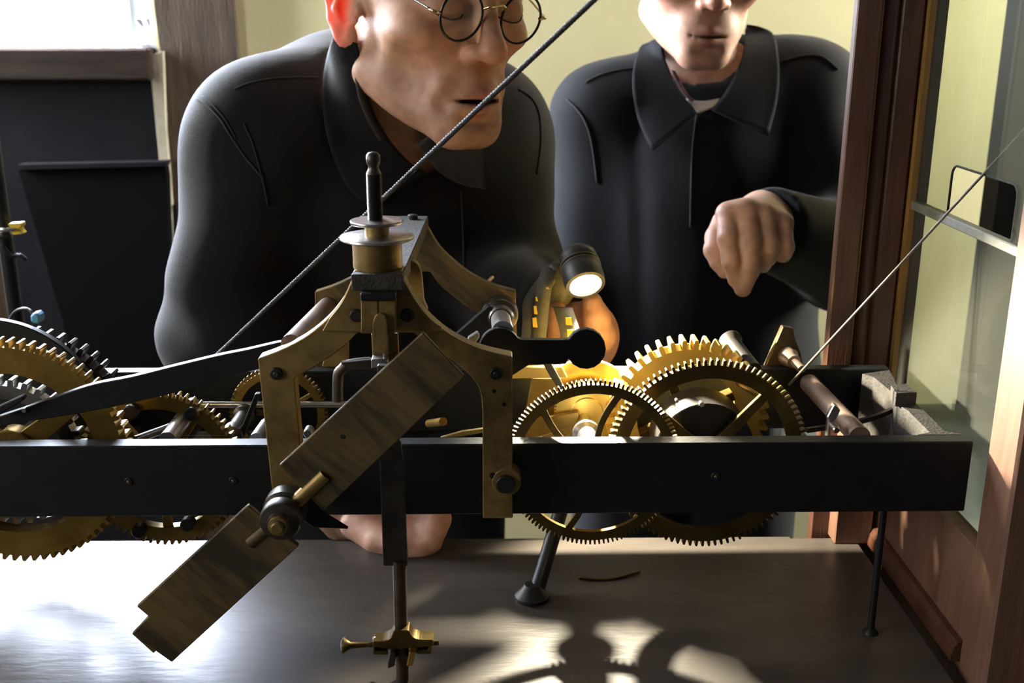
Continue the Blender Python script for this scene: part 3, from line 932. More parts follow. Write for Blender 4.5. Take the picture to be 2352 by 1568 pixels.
MB().tube([va, vb], 0.0048, 14).build('vane_stem', 'brass_old', fly, smooth=True, auto=40)
va, vb = P(640, 1190, Y=0.621), P(575, 1245, Y=0.621)
MB().tube([va, vb], 0.0048, 14).build('vane_stem', 'brass_streak', fly, smooth=True, auto=40)
disc('peg_hole', P(585, 1251, Y=0.618), 0.0009, 0.6177, 0.619, 'steel', fly, n=12, bev=0.0002)
disc('peg_hole', P(787, 1003, Y=YV), 0.0016, YV - 0.0003, YV + 0.001, 'hole_dark', fly, n=12, bev=0.0002)
plate('fly_stop', [(700, 1130), (735, 1175), (800, 1215), (720, 1212), (690, 1190)], 0.64, 0.004, 'black_iron', fly)

# ---- right-hand fittings
ra, rb_ = P(1857, 878, Y=0.815), P(1975, 1003, Y=0.688)
ax = rb_ - ra
MB().lathe(ra, ax, [(0.003, -0.003), (0.0062, -0.0015), (0.0075, 0.002), (0.0075, ax.length)], 24).build('winding_rod', 'bronze_rod', mv, smooth=True, auto=50)
brk = plate('bracket', [(1899, 1010), (1902, 965), (1900, 958), (1908, 942), (1916, 928), (1924, 932), (1931, 942), (1922, 962), (1910, 972), (1906, 1010)], 0.700, 0.005, 'steel', mv)
disc('bracket_screw', P(1917, 982, Y=0.695), 0.0026, 0.690, 0.70, 'steel', brk, n=16)
v, f = [], []
sp = smooth_line([P(1856, 984, Y=0.735), P(1885, 980, Y=0.74), P(1950, 970, Y=0.748), P(2010, 955, Y=0.755), P(2068, 931, Y=0.768)], 6)
for p in sp:
    v += [(p[0], p[1], p[2]), (p[0], p[1], p[2] - 0.0035)]
for i in range(len(sp) - 1):
    f.append((2 * i, 2 * i + 1, 2 * i + 3, 2 * i + 2))
o = mk('leaf_spring', v, f, 'steel_dark', mv)
o.modifiers.new('thick', 'SOLIDIFY').thickness = 0.003
ca, cb = P(1676, 782, Y=0.845), P(1730, 850, Y=0.80)
ax = cb - ca
MB().lathe(ca, ax, [(0.0075, -0.001), (0.0098, 0), (0.0098, 0.003), (0.0072, 0.006), (0.0068, ax.length)], 28).build('setting_spindle', 'screw_black', mv, smooth=True, auto=45)
brk = plate('pivot_bracket', [(1755, 850), (1798, 750), (1822, 754), (1826, 778), (1840, 812), (1846, 850)], 0.842, 0.007, 'brass_streak', mv, label='tall brass pivot bracket')
ca, cb = P(1806, 815, Y=0.842), P(1842, 848, Y=0.815)
ax = cb - ca
MB().lathe(ca, ax, [(0.0075, 0), (0.0082, 0.006), (0.0062, 0.010), (0.006, 0.014), (0.0038, 0.015), (0.0034, ax.length)], 22).build('pivot', 'bronze_rod', brk, smooth=True, auto=45)
rod('spacer', P(1760, 905, Y=0.76), P(1700, 870, Y=0.80), 0.006, 'brass_wheel', mv)
plate('spring_arm', [(1010, 1006), (1060, 992), (1110, 985), (1110, 994), (1060, 1003)], 0.70, 0.004, 'brass_old', mv)
rod('spindle', P(985, 972, Y=0.76), P(1018, 968, Y=0.70), 0.003, 'brass_wheel', mv)

# ================================================================== pendulum hanging in front of the frame
pend = empty('pendulum', P(905, 850, Y=0.648), 'dark pendulum rod with clamp and thumbscrew hanging before the black rail', 'pendulum')
plate('crutch_bar', [(866, 840), (910, 840), (916, 1000), (926, 1060), (936, 1300), (880, 1300), (872, 1060), (862, 960)], 0.642, 0.006, 'steel_dark', pend, label='flat dark crutch bar')
plate('crutch_cap', [(862, 1018), (920, 1012), (924, 1058), (870, 1060)], 0.6415, 0.002, 'steel_dark', pend)
YPN = 0.644
pr0, pr1 = P(917, 1285, Y=YPN), P(927, 1640, Y=YPN)
MB().tube([pr0, pr1], 0.0046, 18).build('pendulum_rod', 'pendulum_steel', pend, smooth=True, auto=40)
cb_ = MB()
c = P(922, 1478, Y=YPN)
arm = smooth_line([(856, 1474), (880, 1472), (896, 1464), (904, 1448)], 4)
arm2 = smooth_line([(938, 1448), (946, 1462), (962, 1469), (995, 1470)], 4)
poly = arm + arm2 + [(996, 1484), (940, 1490), (900, 1492), (856, 1486)]
o = plate('clamp_yoke', poly, YPN - 0.008, 0.012, 'brass_dark', pend)
plate('clamp_lug', [(856, 1484), (862, 1484), (862, 1496), (890, 1496), (890, 1504), (857, 1504)], YPN - 0.008, 0.010, 'brass_dark', o)
plate('clamp_lug', [(985, 1482), (991, 1482), (990, 1502), (956, 1502), (956, 1494), (984, 1494)], YPN - 0.008, 0.010, 'brass_dark', o)
plate('clamp_jaw', [(896, 1500), (907, 1500), (906, 1530), (890, 1536), (891, 1520)], YPN - 0.014, 0.03, 'steel_dark', o)
plate('clamp_jaw', [(940, 1498), (955, 1500), (948, 1530), (934, 1530)], YPN - 0.014, 0.03, 'brass_wheel', o)
ta, tb_ = P(787, 1482, Y=YPN - 0.002), P(1008, 1475, Y=YPN - 0.002)
ax = tb_ - ta
LL = ax.length
MB().lathe(ta, ax, [(0.003, -0.001), (0.0056, 0), (0.006, 0.0015), (0.0045, 0.003), (0.0024, 0.0055), (0.0017, 0.017), (0.0019, 0.02), (0.0019, LL)], 22).build('thumbscrew', 'brass_dark', o, smooth=True, auto=50)
for qx in (860, 987):
    q = P(qx, 1468, Y=YPN - 0.002)
    MB().lathe(q, (0, 0, 1), [(0.0013, -0.002), (0.0013, 0.0012), (0.0006, 0.002)], 12).build('clamp_pin', 'steel', o, smooth=True)

# ================================================================== rope and cable
def twisted(name, a, b, r, turns, material, n_str=3, label=None, cat=None, n=160):
    root = empty(name, a, label, cat)
    d = (b - a)
    L = d.length
    t = d.normalized()
    u = t.cross(Vector((0, 0, 1))).normalized()
    w = t.cross(u)
    for s in range(n_str):
        pts = []
        for k in range(n + 1):
            ang = 2 * math.pi * (turns * k / n + s / n_str)
            pts.append(a + d * (k / n) + (u * math.cos(ang) + w * math.sin(ang)) * r * 0.5)
        MB().tube(pts, r * 0.56, 6).build('strand', material, root, smooth=True)
    return root


ra_, rb2 = P(497, 816, Y=0.80), P(1430, -62, Y=0.585)
twisted('drive_rope', ra_ + (ra_ - rb2) * 0.10, ra_ + (rb2 - ra_) * 2.1, 0.0017, 145, 'rope', label='black twisted rope stretched diagonally across the picture', cat='rope', n=1100)
ka = P(1812, 884, Y=0.775)
kb = P(2266, 392, X=XGL + 0.001)
kc = kb + (kb - ka) * 1.6
MB_ = MB().tube([ka, kb, kc], 0.0010, 10)
tag(MB_.build('steel_cable', 'steel_cable', smooth=True), 'thin steel cable running up through the cut-out in the glass', 'cable')

# small curved sliver lying on the case floor
v, f = [], []
sl = smooth_line([P(1330, 1326, Z=ZT + 0.001), P(1370, 1330, Z=ZT + 0.001), P(1410, 1328, Z=ZT + 0.001), P(1450, 1318, Z=ZT + 0.0015), P(1470, 1312, Z=ZT + 0.002)], 6)
MB_ = MB().tube([Vector(p) for p in sl], 0.0011, 8)
tag(MB_.build('curved_wire', 'brass_dark', smooth=True), 'short curved brass sliver lying on the case floor under the wheels', 'wire')

# ================================================================== implicit surfaces for bodies and clothing
def A3(p):
    return np.array(tuple(p), dtype=np.float32)


def smin(a, b, k):
    h = np.clip(0.5 + 0.5 * (b - a) / k, 0, 1)
    return b * (1 - h) + a * h - k * h * (1 - h)


def smax(a, b, k):
    return -smin(-a, -b, k)


def ell(p, c, r, M=None):
    q = p - A3(c)
    if M is not None:
        q = q @ M
    r = A3(r)
    k0 = np.sqrt(((q / r) ** 2).sum(-1)) + 1e-9
    k1 = np.sqrt(((q / (r * r)) ** 2).sum(-1)) + 1e-9
    return k0 * (k0 - 1) / k1


def cap(p, a, b, ra, rb=None):
    rb = ra if rb is None else rb
    a, b = A3(a), A3(b)
    ba = b - a
    pa = p - a
    h = np.clip((pa @ ba) / max(float(ba @ ba), 1e-12), 0, 1)
    return np.sqrt(((pa - h[..., None] * ba) ** 2).sum(-1)) - (ra + (rb - ra) * h)


def chain(p, pts, rs, k=0.004):
    d = None
    for i in range(len(pts) - 1):
        e = cap(p, pts[i], pts[i + 1], rs[i], rs[i + 1])
        d = e if d is None else smin(d, e, k)
    return d


def rbox(p, c, half, r, M=None):
    q = p - A3(c)
    if M is not None:
        q = q @ M
    q = np.abs(q) - (A3(half) - r)
    return np.sqrt((np.maximum(q, 0) ** 2).sum(-1)) + np.minimum(q.max(-1), 0) - r


def nets(fn, lo, hi, h):
    """surface nets: verts, quads of fn == 0 inside a box"""
    lo, hi = np.array(lo, float), np.array(hi, float)
    n = np.ceil((hi - lo) / h).astype(int) + 1
    ax = [(lo[i] + h * np.arange(n[i])).astype(np.float32) for i in range(3)]
    vol = np.empty(tuple(n), np.float32)
    B = 10
    st = [np.arange(0, n[i], B) for i in range(3)]
    cen = np.stack(np.meshgrid(*[lo[i] + h * (st[i] + (B - 1) / 2) for i in range(3)], indexing='ij'), -1).astype(np.float32)
    dc = fn(cen)
    lim = h * B * 0.87 * 1.7 + 0.004
    for bi, i0 in enumerate(st[0]):
        for bj, j0 in enumerate(st[1]):
            k = np.abs(dc[bi, bj]) < lim
            for bk, k0 in enumerate(st[2]):
                if not k[bk]:
                    vol[i0:i0 + B, j0:j0 + B, k0:k0 + B] = dc[bi, bj, bk]
            near = np.nonzero(k)[0]
            if len(near):
                # evaluate neighbouring near blocks of this column together
                zs = np.concatenate([np.arange(st[2][q], min(st[2][q] + B, n[2])) for q in near])
                g = np.stack(np.meshgrid(ax[0][i0:i0 + B], ax[1][j0:j0 + B], ax[2][zs], indexing='ij'), -1)
                vol[i0:i0 + B, j0:j0 + B, zs] = fn(g)
    vol[0], vol[-1] = np.maximum(vol[0], h * 0.5), np.maximum(vol[-1], h * 0.5)
    vol[:, 0], vol[:, -1] = np.maximum(vol[:, 0], h * 0.5), np.maximum(vol[:, -1], h * 0.5)
    vol[:, :, 0], vol[:, :, -1] = np.maximum(vol[:, :, 0], h * 0.5), np.maximum(vol[:, :, -1], h * 0.5)
    s = vol < 0
    cs = [(i, j, k) for i in (0, 1) for j in (0, 1) for k in (0, 1)]
    cnt = np.zeros(tuple(n - 1), np.int8)
    for (i, j, k) in cs:
        cnt += s[i:n[0] - 1 + i, j:n[1] - 1 + j, k:n[2] - 1 + k]
    act = (cnt > 0) & (cnt < 8)
    ids = np.argwhere(act)
    idx = -np.ones(act.shape, np.int64)
    idx[act] = np.arange(len(ids))
    acc = np.zeros((len(ids), 3))
    w = np.zeros(len(ids))
    for c0 in cs:
        for ax_ in range(3):
            if c0[ax_]:
                continue
            c1 = list(c0)
            c1[ax_] = 1
            v0 = vol[ids[:, 0] + c0[0], ids[:, 1] + c0[1], ids[:, 2] + c0[2]]
            v1 = vol[ids[:, 0] + c1[0], ids[:, 1] + c1[1], ids[:, 2] + c1[2]]
            m = (v0 < 0) != (v1 < 0)
            t = np.where(m, v0 / np.where(m, v0 - v1, 1), 0)
            q = np.tile(np.array(c0, float), (len(ids), 1))
            q[:, ax_] += t
            acc[m] += q[m]
            w[m] += 1
    V = lo + h * (ids + acc / w[:, None])
    F = []
    for ax_ in range(3):
        b, c = (ax_ + 1) % 3, (ax_ + 2) % 3
        sl0 = [slice(None)] * 3
        sl1 = [slice(None)] * 3
        sl0[ax_] = slice(0, -1)
        sl1[ax_] = slice(1, None)
        s0, s1 = s[tuple(sl0)], s[tuple(sl1)]
        e = np.argwhere(s0 != s1)
        e = e[(e[:, b] > 0) & (e[:, c] > 0) & (e[:, b] < n[b] - 1) & (e[:, c] < n[c] - 1)]
        flip = s0[e[:, 0], e[:, 1], e[:, 2]]

        def cell(db, dc):
            q = e.copy()
            q[:, b] += db
            q[:, c] += dc
            return idx[q[:, 0], q[:, 1], q[:, 2]]
        quad = np.stack([cell(-1, -1), cell(0, -1), cell(0, 0), cell(-1, 0)], 1)
        quad[~flip] = quad[~flip][:, ::-1]
        F.append(quad)
    F = np.concatenate(F)
    F = F[(F >= 0).all(1)]
    return V, F


def fast_mesh(name, V, F, material, parent=None, tint=None, origin=None):
    c = Vector(((V.min(0) + V.max(0)) / 2).tolist()) if origin is None else Vector(origin)
    me = bpy.data.meshes.new(name)
    L = (V - np.array(c)).astype(np.float32)
    me.vertices.add(len(L))
    me.vertices.foreach_set('co', L.ravel())
    me.loops.add(F.size)
    me.loops.foreach_set('vertex_index', F.ravel().astype(np.int32))
    me.polygons.add(len(F))
    me.polygons.foreach_set('loop_start', np.arange(0, F.size, 4, dtype=np.int32))
    me.polygons.foreach_set('use_smooth', np.ones(len(F), bool))
    me.update(calc_edges=True)
    me.validate()
    if tint is not None:
        at = me.color_attributes.new('tint', 'FLOAT_COLOR', 'POINT')
        at.data.foreach_set('color', (tint if tint.shape[1] == 4 else np.concatenate([tint, np.full((len(tint), 1), 0.25)], 1)).astype(np.float32).ravel())
    me.materials.append(MATS[material])
    o = bpy.data.objects.new(name, me)
    COL.objects.link(o)
    WLOC[o.name] = c
    if parent is not None:
        o.parent = parent
        o.location = c - WLOC[parent.name]
    else:
        o.location = c
    return o


def march(px, fn, near, far, off=0.0):
    """points of the surface fn == 0 seen at photograph pixels, lifted by off along the normal"""
    D = np.array([tuple(ray(x, y)) for x, y in px], np.float32)
    ln = np.linalg.norm(D, axis=1, keepdims=True)
    D = D / ln
    t = np.full(len(D), near, np.float32)
    C = A3(CAM)
    best, tb_ = np.full(len(D), 9.0, np.float32), t.copy()
    for _ in range(48):
        d = fn((C + D * t[:, None])[None])[0]
        m = d < best
        best[m], tb_[m] = d[m], t[m]
        t = np.minimum(t + d * 0.85, far)
    t = np.where(t >= far - 1e-4, tb_, t)
    p = C + D * t[:, None]
    if off:
        e = 0.003
        g = np.stack([fn((p + A3(q) * e)[None])[0] - fn((p - A3(q) * e)[None])[0] for q in ((1, 0, 0), (0, 1, 0), (0, 0, 1))], 1)
        g /= np.linalg.norm(g, axis=1, keepdims=True) + 1e-9
        p = p + g * off
    return [Vector(q.tolist()) for q in p]


def resample(pts, n):
    A = np.array(smooth_line(pts, 8))
    s = np.concatenate([[0], np.cumsum(np.linalg.norm(np.diff(A, axis=0), axis=1))])
    q = np.linspace(0, s[-1], n)
    return np.stack([np.interp(q, s, A[:, k]) for k in range(A.shape[1])], 1)


def cloth_patch(name, eA, eB, fn, near, far, material, parent, off=(0.004, 0.012), n=26, m=14, thick=0.003, curl=0.0):
    """cloth laid over a body between two outline edges"""
    a, b = resample(eA, n), resample(eB, n)
    px, of = [], []
    for i in range(n):
        for j in range(m):
            u = j / (m - 1)
            px.append(a[i] * (1 - u) + b[i] * u)
            of.append(off[0] + (off[1] - off[0]) * u)
    base = march(px, fn, near, far)
    dep = np.array([(p - CAM).length for p in base]).reshape(n, m) - np.array(of).reshape(n, m)
    for _ in range(10):                          # even out the lie of the cloth
        e = np.pad(dep, 1, mode='edge')
        med = np.median(np.stack([e[1:-1, 1:-1], e[:-2, 1:-1], e[2:, 1:-1], e[1:-1, :-2], e[1:-1, 2:]]), 0)
        avg = (e[:-2, 1:-1] + e[2:, 1:-1] + e[1:-1, :-2] + e[1:-1, 2:]) / 4
        dep = np.minimum(dep, 0.5 * med + 0.5 * avg)
    v = [CAM + ray(*q).normalized() * d for q, d in zip(px, dep.ravel())]
    # keep neighbours together where the body falls away
    f = []
    for i in range(n - 1):
        for j in range(m - 1):
            f.append((i * m + j, (i + 1) * m + j, (i + 1) * m + j + 1, i * m + j + 1))
    o = mk(name, v, f, material, parent, smooth=True)
    s = o.modifiers.new('thick', 'SOLIDIFY')
    s.thickness = thick
    s.offset = 1
    return o


def seam(name, px, fn, near, far, r, material, parent, off=0.0006, per=6):
    pts = march([tuple(q) for q in smooth_line(px, per)], fn, near, far, off)
    return MB().tube(pts, r, 6).build(name, material, parent, smooth=True)


class Frame:
    """head axes: lateral, forward, up"""

    def __init__(s, c, yaw, pitch, roll=0.0):
        y, p = math.radians(yaw), math.radians(pitch)
        f = Vector((math.sin(y) * math.cos(p), -math.cos(y) * math.cos(p), -math.sin(p)))
        x = Vector((math.cos(y), math.sin(y), 0))
        u = Vector((math.sin(y) * -math.sin(p) * -1, -math.cos(y) * math.sin(p), math.cos(p)))
        u = (Vector((0, 0, 1)) - f * f.z).normalized()
        R = Matrix.Rotation(math.radians(roll), 3, f)
        s.x, s.f, s.u = R @ x, f, R @ u
        s.c = Vector(c)
        s.M = np.array([tuple(s.x), tuple(s.f), tuple(s.u)], np.float32).T

    def loc(s, p):
        return (p - A3(s.c)) @ s.M

    def w(s, q):
        return s.c + s.x * q[0] + s.f * q[1] + s.u * q[2]


def head_sdf(q, male=True, ear=1.0):
    """q: local points (lateral, forward, up) in metres, origin between the ear holes"""
    x = q[..., 0]
    m = q.copy()
    m[..., 0] = np.abs(x)                       # mirrored halves
    d = ell(q, (0, -0.012, 0.047), (0.075, 0.094, 0.083))
    d = smin(d, ell(q, (0, 0.028, -0.012), (0.060, 0.062, 0.080)), 0.03)
    d = smin(d, cap(m, (0.050, 0.0, -0.050), (0.018, 0.078, -0.082), 0.020, 0.015), 0.028)
    d = smin(d, ell(q, (0, 0.084, -0.083), (0.025, 0.018, 0.016)), 0.018)
    d = smin(d, ell(q, (0, 0.074, -0.052), (0.036, 0.026, 0.028)), 0.02)
    d = smin(d, ell(m, (0.046, 0.055, -0.006), (0.020, 0.024, 0.017)), 0.022)
    d = smin(d, cap(m, (0.046, 0.066, 0.039), (0.012, 0.086, 0.038), 0.009, 0.010), 0.018)
    # eye sockets and closed lids
    d = smax(d, -ell(m, (0.032, 0.098, 0.020), (0.021, 0.021, 0.014)), 0.014)
    lid = ell(m, (0.032, 0.0725, 0.019), (0.0165, 0.0145, 0.0135))
    d = smin(d, lid, 0.005)
    # nose
    d = smin(d, cap(q, (0, 0.083, 0.030), (0, 0.106, -0.007), 0.0075, 0.0095), 0.010)
    d = smin(d, ell(q, (0, 0.1055, -0.0125), (0.0125, 0.012, 0.0105)), 0.007)
    d = smin(d, ell(m, (0.0130, 0.0965, -0.0165), (0.0080, 0.0105, 0.0078)), 0.005)
    d = smax(d, -ell(m, (0.0070, 0.1010, -0.0250), (0.0044, 0.0065, 0.0050)), 0.003)
    # nasolabial fold, mouth
    if male:
        d = smax(d, -cap(m, (0.019, 0.104, -0.026), (0.033, 0.089, -0.060), 0.0035, 0.003), 0.012)
        d = smax(d, -ell(m, (0.060, 0.066, -0.042), (0.012, 0.016, 0.020)), 0.022)
    d = smin(d, cap(m, (0.0, 0.0985, -0.0475), (0.025, 0.0840, -0.0545), 0.0056, 0.0026), 0.006)
    d = smin(d, cap(m, (0.0, 0.0975, -0.0620), (0.022, 0.0845, -0.0590), 0.0066, 0.0034), 0.006)
    d = smax(d, -ell(q, (0, 0.1045, -0.0555), (0.0275, 0.020, 0.0013 if not male else 0.0024)), 0.002)
    d = smax(d, -ell(q, (0, 0.106, -0.0730), (0.018, 0.010, 0.0045)), 0.008)
    d = smax(d, -ell(q, (0, 0.110, -0.0365), (0.0045, 0.010, 0.008)), 0.006)
    return d


def ear_sdf(q, side, s=1.0):
    """outer ear: q local head points"""
    o = np.array([side * 0.068, 0.002, 0.004], np.float32)
    u = np.array([side * 0.50, -0.866, 0.0], np.float32)
    v = np.array([side * 0.05, -0.18, 0.98], np.float32)
    v /= np.linalg.norm(v)
    w = np.cross(u, v)
    w /= np.linalg.norm(w)
    L = np.stack([(q - o) @ u, (q - o) @ v, (q - o) @ w], -1) / s
    d = ell(L, (0.016, 0.004, 0.0), (0.0165, 0.031, 0.0030))
    hp = [(0.002, 0.008, 0), (0.001, 0.022, 0), (0.009, 0.033, 0), (0.021, 0.034, 0), (0.031, 0.024, 0), (0.033, 0.008, 0), (0.029, -0.008, 0), (0.020, -0.022, 0)]
    d = smin(d, chain(L, hp, [0.003, 0.0032, 0.0036, 0.0038, 0.0038, 0.0036, 0.0036, 0.0045], 0.003), 0.003)
    d = smin(d, ell(L, (0.011, -0.027, 0), (0.0105, 0.0095, 0.0042)), 0.004)
    an = [(0.010, 0.024, 0.001), (0.021, 0.014, 0.003), (0.023, 0.0, 0.003), (0.018, -0.012, 0.002)]
    d = smin(d, chain(L, an, [0.0025, 0.003, 0.003, 0.0025]), 0.003)
    d = smin(d, ell(L, (0.001, -0.003, 0.003), (0.0045, 0.006, 0.004)), 0.003)
    d = smax(d, -ell(L, (0.012, -0.002, 0.004 * (1 if side > 0 else 1)), (0.007, 0.011, 0.0035)), 0.003)
    return d * s


def skin_tint(V, base, fr=None, male=True, fresh=None):
    n = len(V)
    T = np.tile(np.array(base, float), (n, 1))
    sss = np.full(n, 0.25)
    if fr is not None:
        q = fr.loc(V.astype(np.float32))
        m = np.abs(q)

        def blend(mask, col, a):
            mask = np.clip(mask, 0, 1)[:, None] * a
            T[:] = T * (1 - mask) + np.array(col) * mask
        lip = np.minimum(cap(np.stack([m[:, 0], q[:, 1], q[:, 2]], 1), (0, 0.100, -0.0480), (0.026, 0.0845, -0.0550), 0.0056, 0.002),
                         cap(np.stack([m[:, 0], q[:, 1], q[:, 2]], 1), (0, 0.099, -0.0620), (0.023, 0.085, -0.0590), 0.0068, 0.003))
        if male:
            beard = np.clip((-0.028 - q[:, 2]) / 0.02, 0, 1) * np.clip((q[:, 1] - 0.0) / 0.03, 0, 1)
            blend(beard, (base[0] * 0.72, base[1] * 0.74, base[2] * 0.8), 0.55)
        blend(1 - np.clip((lip + 0.0005) / 0.0025, 0, 1), (0.36, 0.12, 0.10), 0.75)
        cheek = 1 - np.clip(ell(np.stack([m[:, 0], q[:, 1], q[:, 2]], 1), (0.04, 0.075, -0.012), (0.024, 0.03, 0.024)) / 0.01, 0, 1)
        blend(cheek, (base[0] * 1.02, base[1] * 0.86, base[2] * 0.82), 0.5)
        nose = 1 - np.clip(ell(q, (0, 0.11, -0.018), (0.016, 0.02, 0.016)) / 0.006, 0, 1)
        blend(nose, (base[0] * 1.02, base[1] * 0.80, base[2] * 0.76), 0.6)
        earm = np.clip((m[:, 0] - 0.073) / 0.006, 0, 1) * (q[:, 1] < 0.03)
        blend(earm, (0.78, 0.17, 0.09), 0.85)  # red backlit glow of the ears put into the skin colour
        sss = 0.25 + 0.75 * np.clip(earm, 0, 1)
        mouth_in = 1 - np.clip(ell(q, (0, 0.091, -0.0556), (0.024, 0.009, 0.0020)) / 0.001, 0, 1)
        blend(mouth_in, (0.05, 0.012, 0.01), 0.9)
    return np.concatenate([T, sss[:, None]], 1)


def join(*parts):
    V, F, n = [], [], 0
    for v, f in parts:
        V.append(v)
        F.append(f + n)
        n += len(v)
    return np.concatenate(V), np.concatenate(F)


def bounds(pts, pad):
    A = np.array([tuple(p) for p in pts])
    return A.min(0) - pad, A.max(0) + pad


def wrinkle(p, amp, fx, fy, fz, ph=0.0):
    return amp * (np.sin(p[..., 0] * fx + 2.1 * np.sin(p[..., 2] * fz * 0.5 + ph)) * np.sin(p[..., 2] * fz + 1.7 * np.sin(p[..., 0] * fx * 0.6) + ph) + 0.5 * np.sin(p[..., 1] * fy + p[..., 2] * fz * 1.6 + ph))


# ================================================================== the man with glasses
HF = Frame(P(980, 34, Y=1.005), 36, 10, -2.5)
neck_top = HF.w((0, -0.028, -0.045))
neck_bot = P(905, 345, Y=1.10)
S_L, S_R = P(612, 330, Y=1.06), P(1108, 312, Y=1.17)
E_L, W_L = P(530, 745, Y=1.02), P(800, 1165, Y=0.905)
E_R, W_R = P(1150, 650, Y=1.10), P(1268, 752, Y=0.935)
CH = P(850, 470, Y=1.15)
HIP = Vector((-0.16, 1.36, 0.98))


def man_torso(p, grow=0.0):
    d = cap(p, S_L, S_R, 0.058, 0.055)
    d = smin(d, ell(p, CH, (0.155, 0.105, 0.17)), 0.06)
    d = smin(d, cap(p, CH, HIP, 0.125, 0.145), 0.08)
    trap = neck_bot + Vector((0, 0.02, 0.0))
    d = smin(d, cap(p, S_L + Vector((0.06, 0.02, 0.02)), trap, 0.045, 0.05), 0.03)
    d = smin(d, cap(p, S_R + Vector((-0.03, 0.0, 0.01)), trap, 0.045, 0.05), 0.03)
    return d - grow


def man_arms(p, grow=0.0):
    a = smin(cap(p, S_L, E_L, 0.058, 0.050), cap(p, E_L, W_L, 0.050, 0.033), 0.03)
    b = smin(cap(p, S_R, E_R, 0.056, 0.048), cap(p, E_R, W_R, 0.048, 0.034), 0.03)
    return np.minimum(a, b) - grow


def man_neck(p):
    d = cap(p, neck_top, neck_bot, 0.052, 0.054)
    q = HF.loc(p)
    s1 = cap(p, HF.w((-0.058, -0.03, -0.03)), neck_bot + Vector((-0.01, -0.045, -0.01)), 0.014, 0.012)
    return smin(d, s1, 0.018)


def man_jacket(p, cut=True):
    d = smin(man_torso(p, 0.012), man_arms(p, 0.014), 0.035)
    fold = wrinkle(p, 0.0026, 26, 30, 34)
    arm = np.clip((0.02 - man_arms(p, 0.014)) / 0.02, 0, 1) * np.clip((S_L.z - 0.05 - p[..., 2]) / 0.08, 0, 1)
    fold = fold + 0.0045 * arm * np.sin(62 * (p[..., 2] + 0.45 * p[..., 0]) + 3 * np.sin(17 * p[..., 1]))
    fold = fold + 0.003 * np.exp(-((p[..., 2] - (1.14 + 0.25 * (p[..., 0] + 0.25))) / 0.02) ** 2) * (p[..., 0] < -0.12)
    d = d + fold
    if cut:
        d = smax(d, -(man_neck(p) - 0.020), 0.012)
    return d


man = None
# body: head and neck, upper body, hands, all one skin mesh
def man_head(p):
    q = HF.loc(p)
    d = head_sdf(q, True)
    d = smin(d, ear_sdf(q, -1), 0.004)
    d = smin(d, ear_sdf(q, 1), 0.004)
    return smin(d, man_neck(p), 0.018)


def man_hand_torch(p):
    """left hand closed round the headlamp: fingers behind and left of it, thumb on the right"""
    Y0 = 0.895
    palm = ell(p, P(1330, 772, Y=Y0 + 0.02), (0.036, 0.022, 0.036))
    d = smin(palm, cap(p, W_R, P(1318, 790, Y=0.915), 0.027, 0.026), 0.02)
    th = [P(1352, 800, Y=Y0), P(1378, 772, Y=Y0 - 0.008), P(1370, 728, Y=Y0 - 0.014), P(1360, 694, Y=Y0 - 0.014)]
    d = smin(d, chain(p, th, [0.0165, 0.0135, 0.0115, 0.0088]), 0.010)
    for i, (y, r) in enumerate(((712, 0.0095), (742, 0.0098), (770, 0.0098), (797, 0.0085))):
        f = [P(1318, y + 10, Y=Y0 + 0.03), P(1262, y + 6, Y=Y0 + 0.022), P(1256, y, Y=Y0 - 0.004), P(1278, y - 3, Y=Y0 - 0.020)]
        d = smin(d, chain(p, f, [r, r, r * 0.95, r * 0.85]), 0.004)
    return d


def man_hand_table(p):
    """right hand curled over the edge of the case floor"""
    Y0 = 0.868
    k = [P(838, 1190, Y=Y0), P(895, 1178, Y=Y0 - 0.004), P(945, 1176, Y=Y0 - 0.004), P(985, 1184, Y=Y0)]
    d = ell(p, P(885, 1165, Y=Y0 + 0.022), (0.040, 0.026, 0.026))
    d = smin(d, cap(p, W_L, P(850, 1160, Y=Y0 + 0.02), 0.030, 0.028), 0.02)
    tips = [((812, 1205), (868, 1243), (905, 1252)), ((850, 1205), (890, 1248), (935, 1262)), ((905, 1195), (940, 1240), (965, 1258)), ((965, 1195), (985, 1222), (992, 1246))]
    for (a, b, c), r in zip(tips, (0.0125, 0.013, 0.0125, 0.0105)):
        f = [P(*a, Y=Y0 - 0.006), P(*b, Y=Y0 - 0.026), P(*c, Y=Y0 - 0.036)]
        d = smin(d, chain(p, f, [r, r * 0.95, r * 0.85]), 0.006)
    th = [P(960, 1170, Y=Y0), P(1005, 1192, Y=Y0 - 0.022), P(1004, 1214, Y=Y0 - 0.03)]
    d = smin(d, chain(p, th, [0.014, 0.0115, 0.0095]), 0.006)
    return d


lo, hi = bounds([HF.w((sx * 0.105, sy, sz)) for sx in (-1, 1) for sy in (-0.11, 0.125) for sz in (-0.11, 0.14)] + [neck_bot], 0.0)
lo -= np.array([0.02, 0.02, 0.05])
hi += 0.01
vh, fh = nets(man_head, lo, hi, 0.0021)
lo, hi = bounds([S_L, S_R, E_L, W_L, E_R, W_R, HIP], 0.10)
vt, ft = nets(lambda p: smin(smin(man_torso(p), man_arms(p), 0.03), man_neck(p), 0.02), lo, hi, 0.011)
lo, hi = bounds([P(1250, 690, Y=0.86), P(1400, 820, Y=0.95), W_R], 0.03)
v1, f1 = nets(man_hand_torch, lo, hi, 0.0019)
lo, hi = bounds([P(790, 1140, Y=0.83), P(1015, 1262, Y=0.91), W_L], 0.03)
v2, f2 = nets(man_hand_table, lo, hi, 0.0022)
SK1 = (0.50, 0.275, 0.175)
Vb, Fb = join((vh, fh), (vt, ft), (v1, f1), (v2, f2))
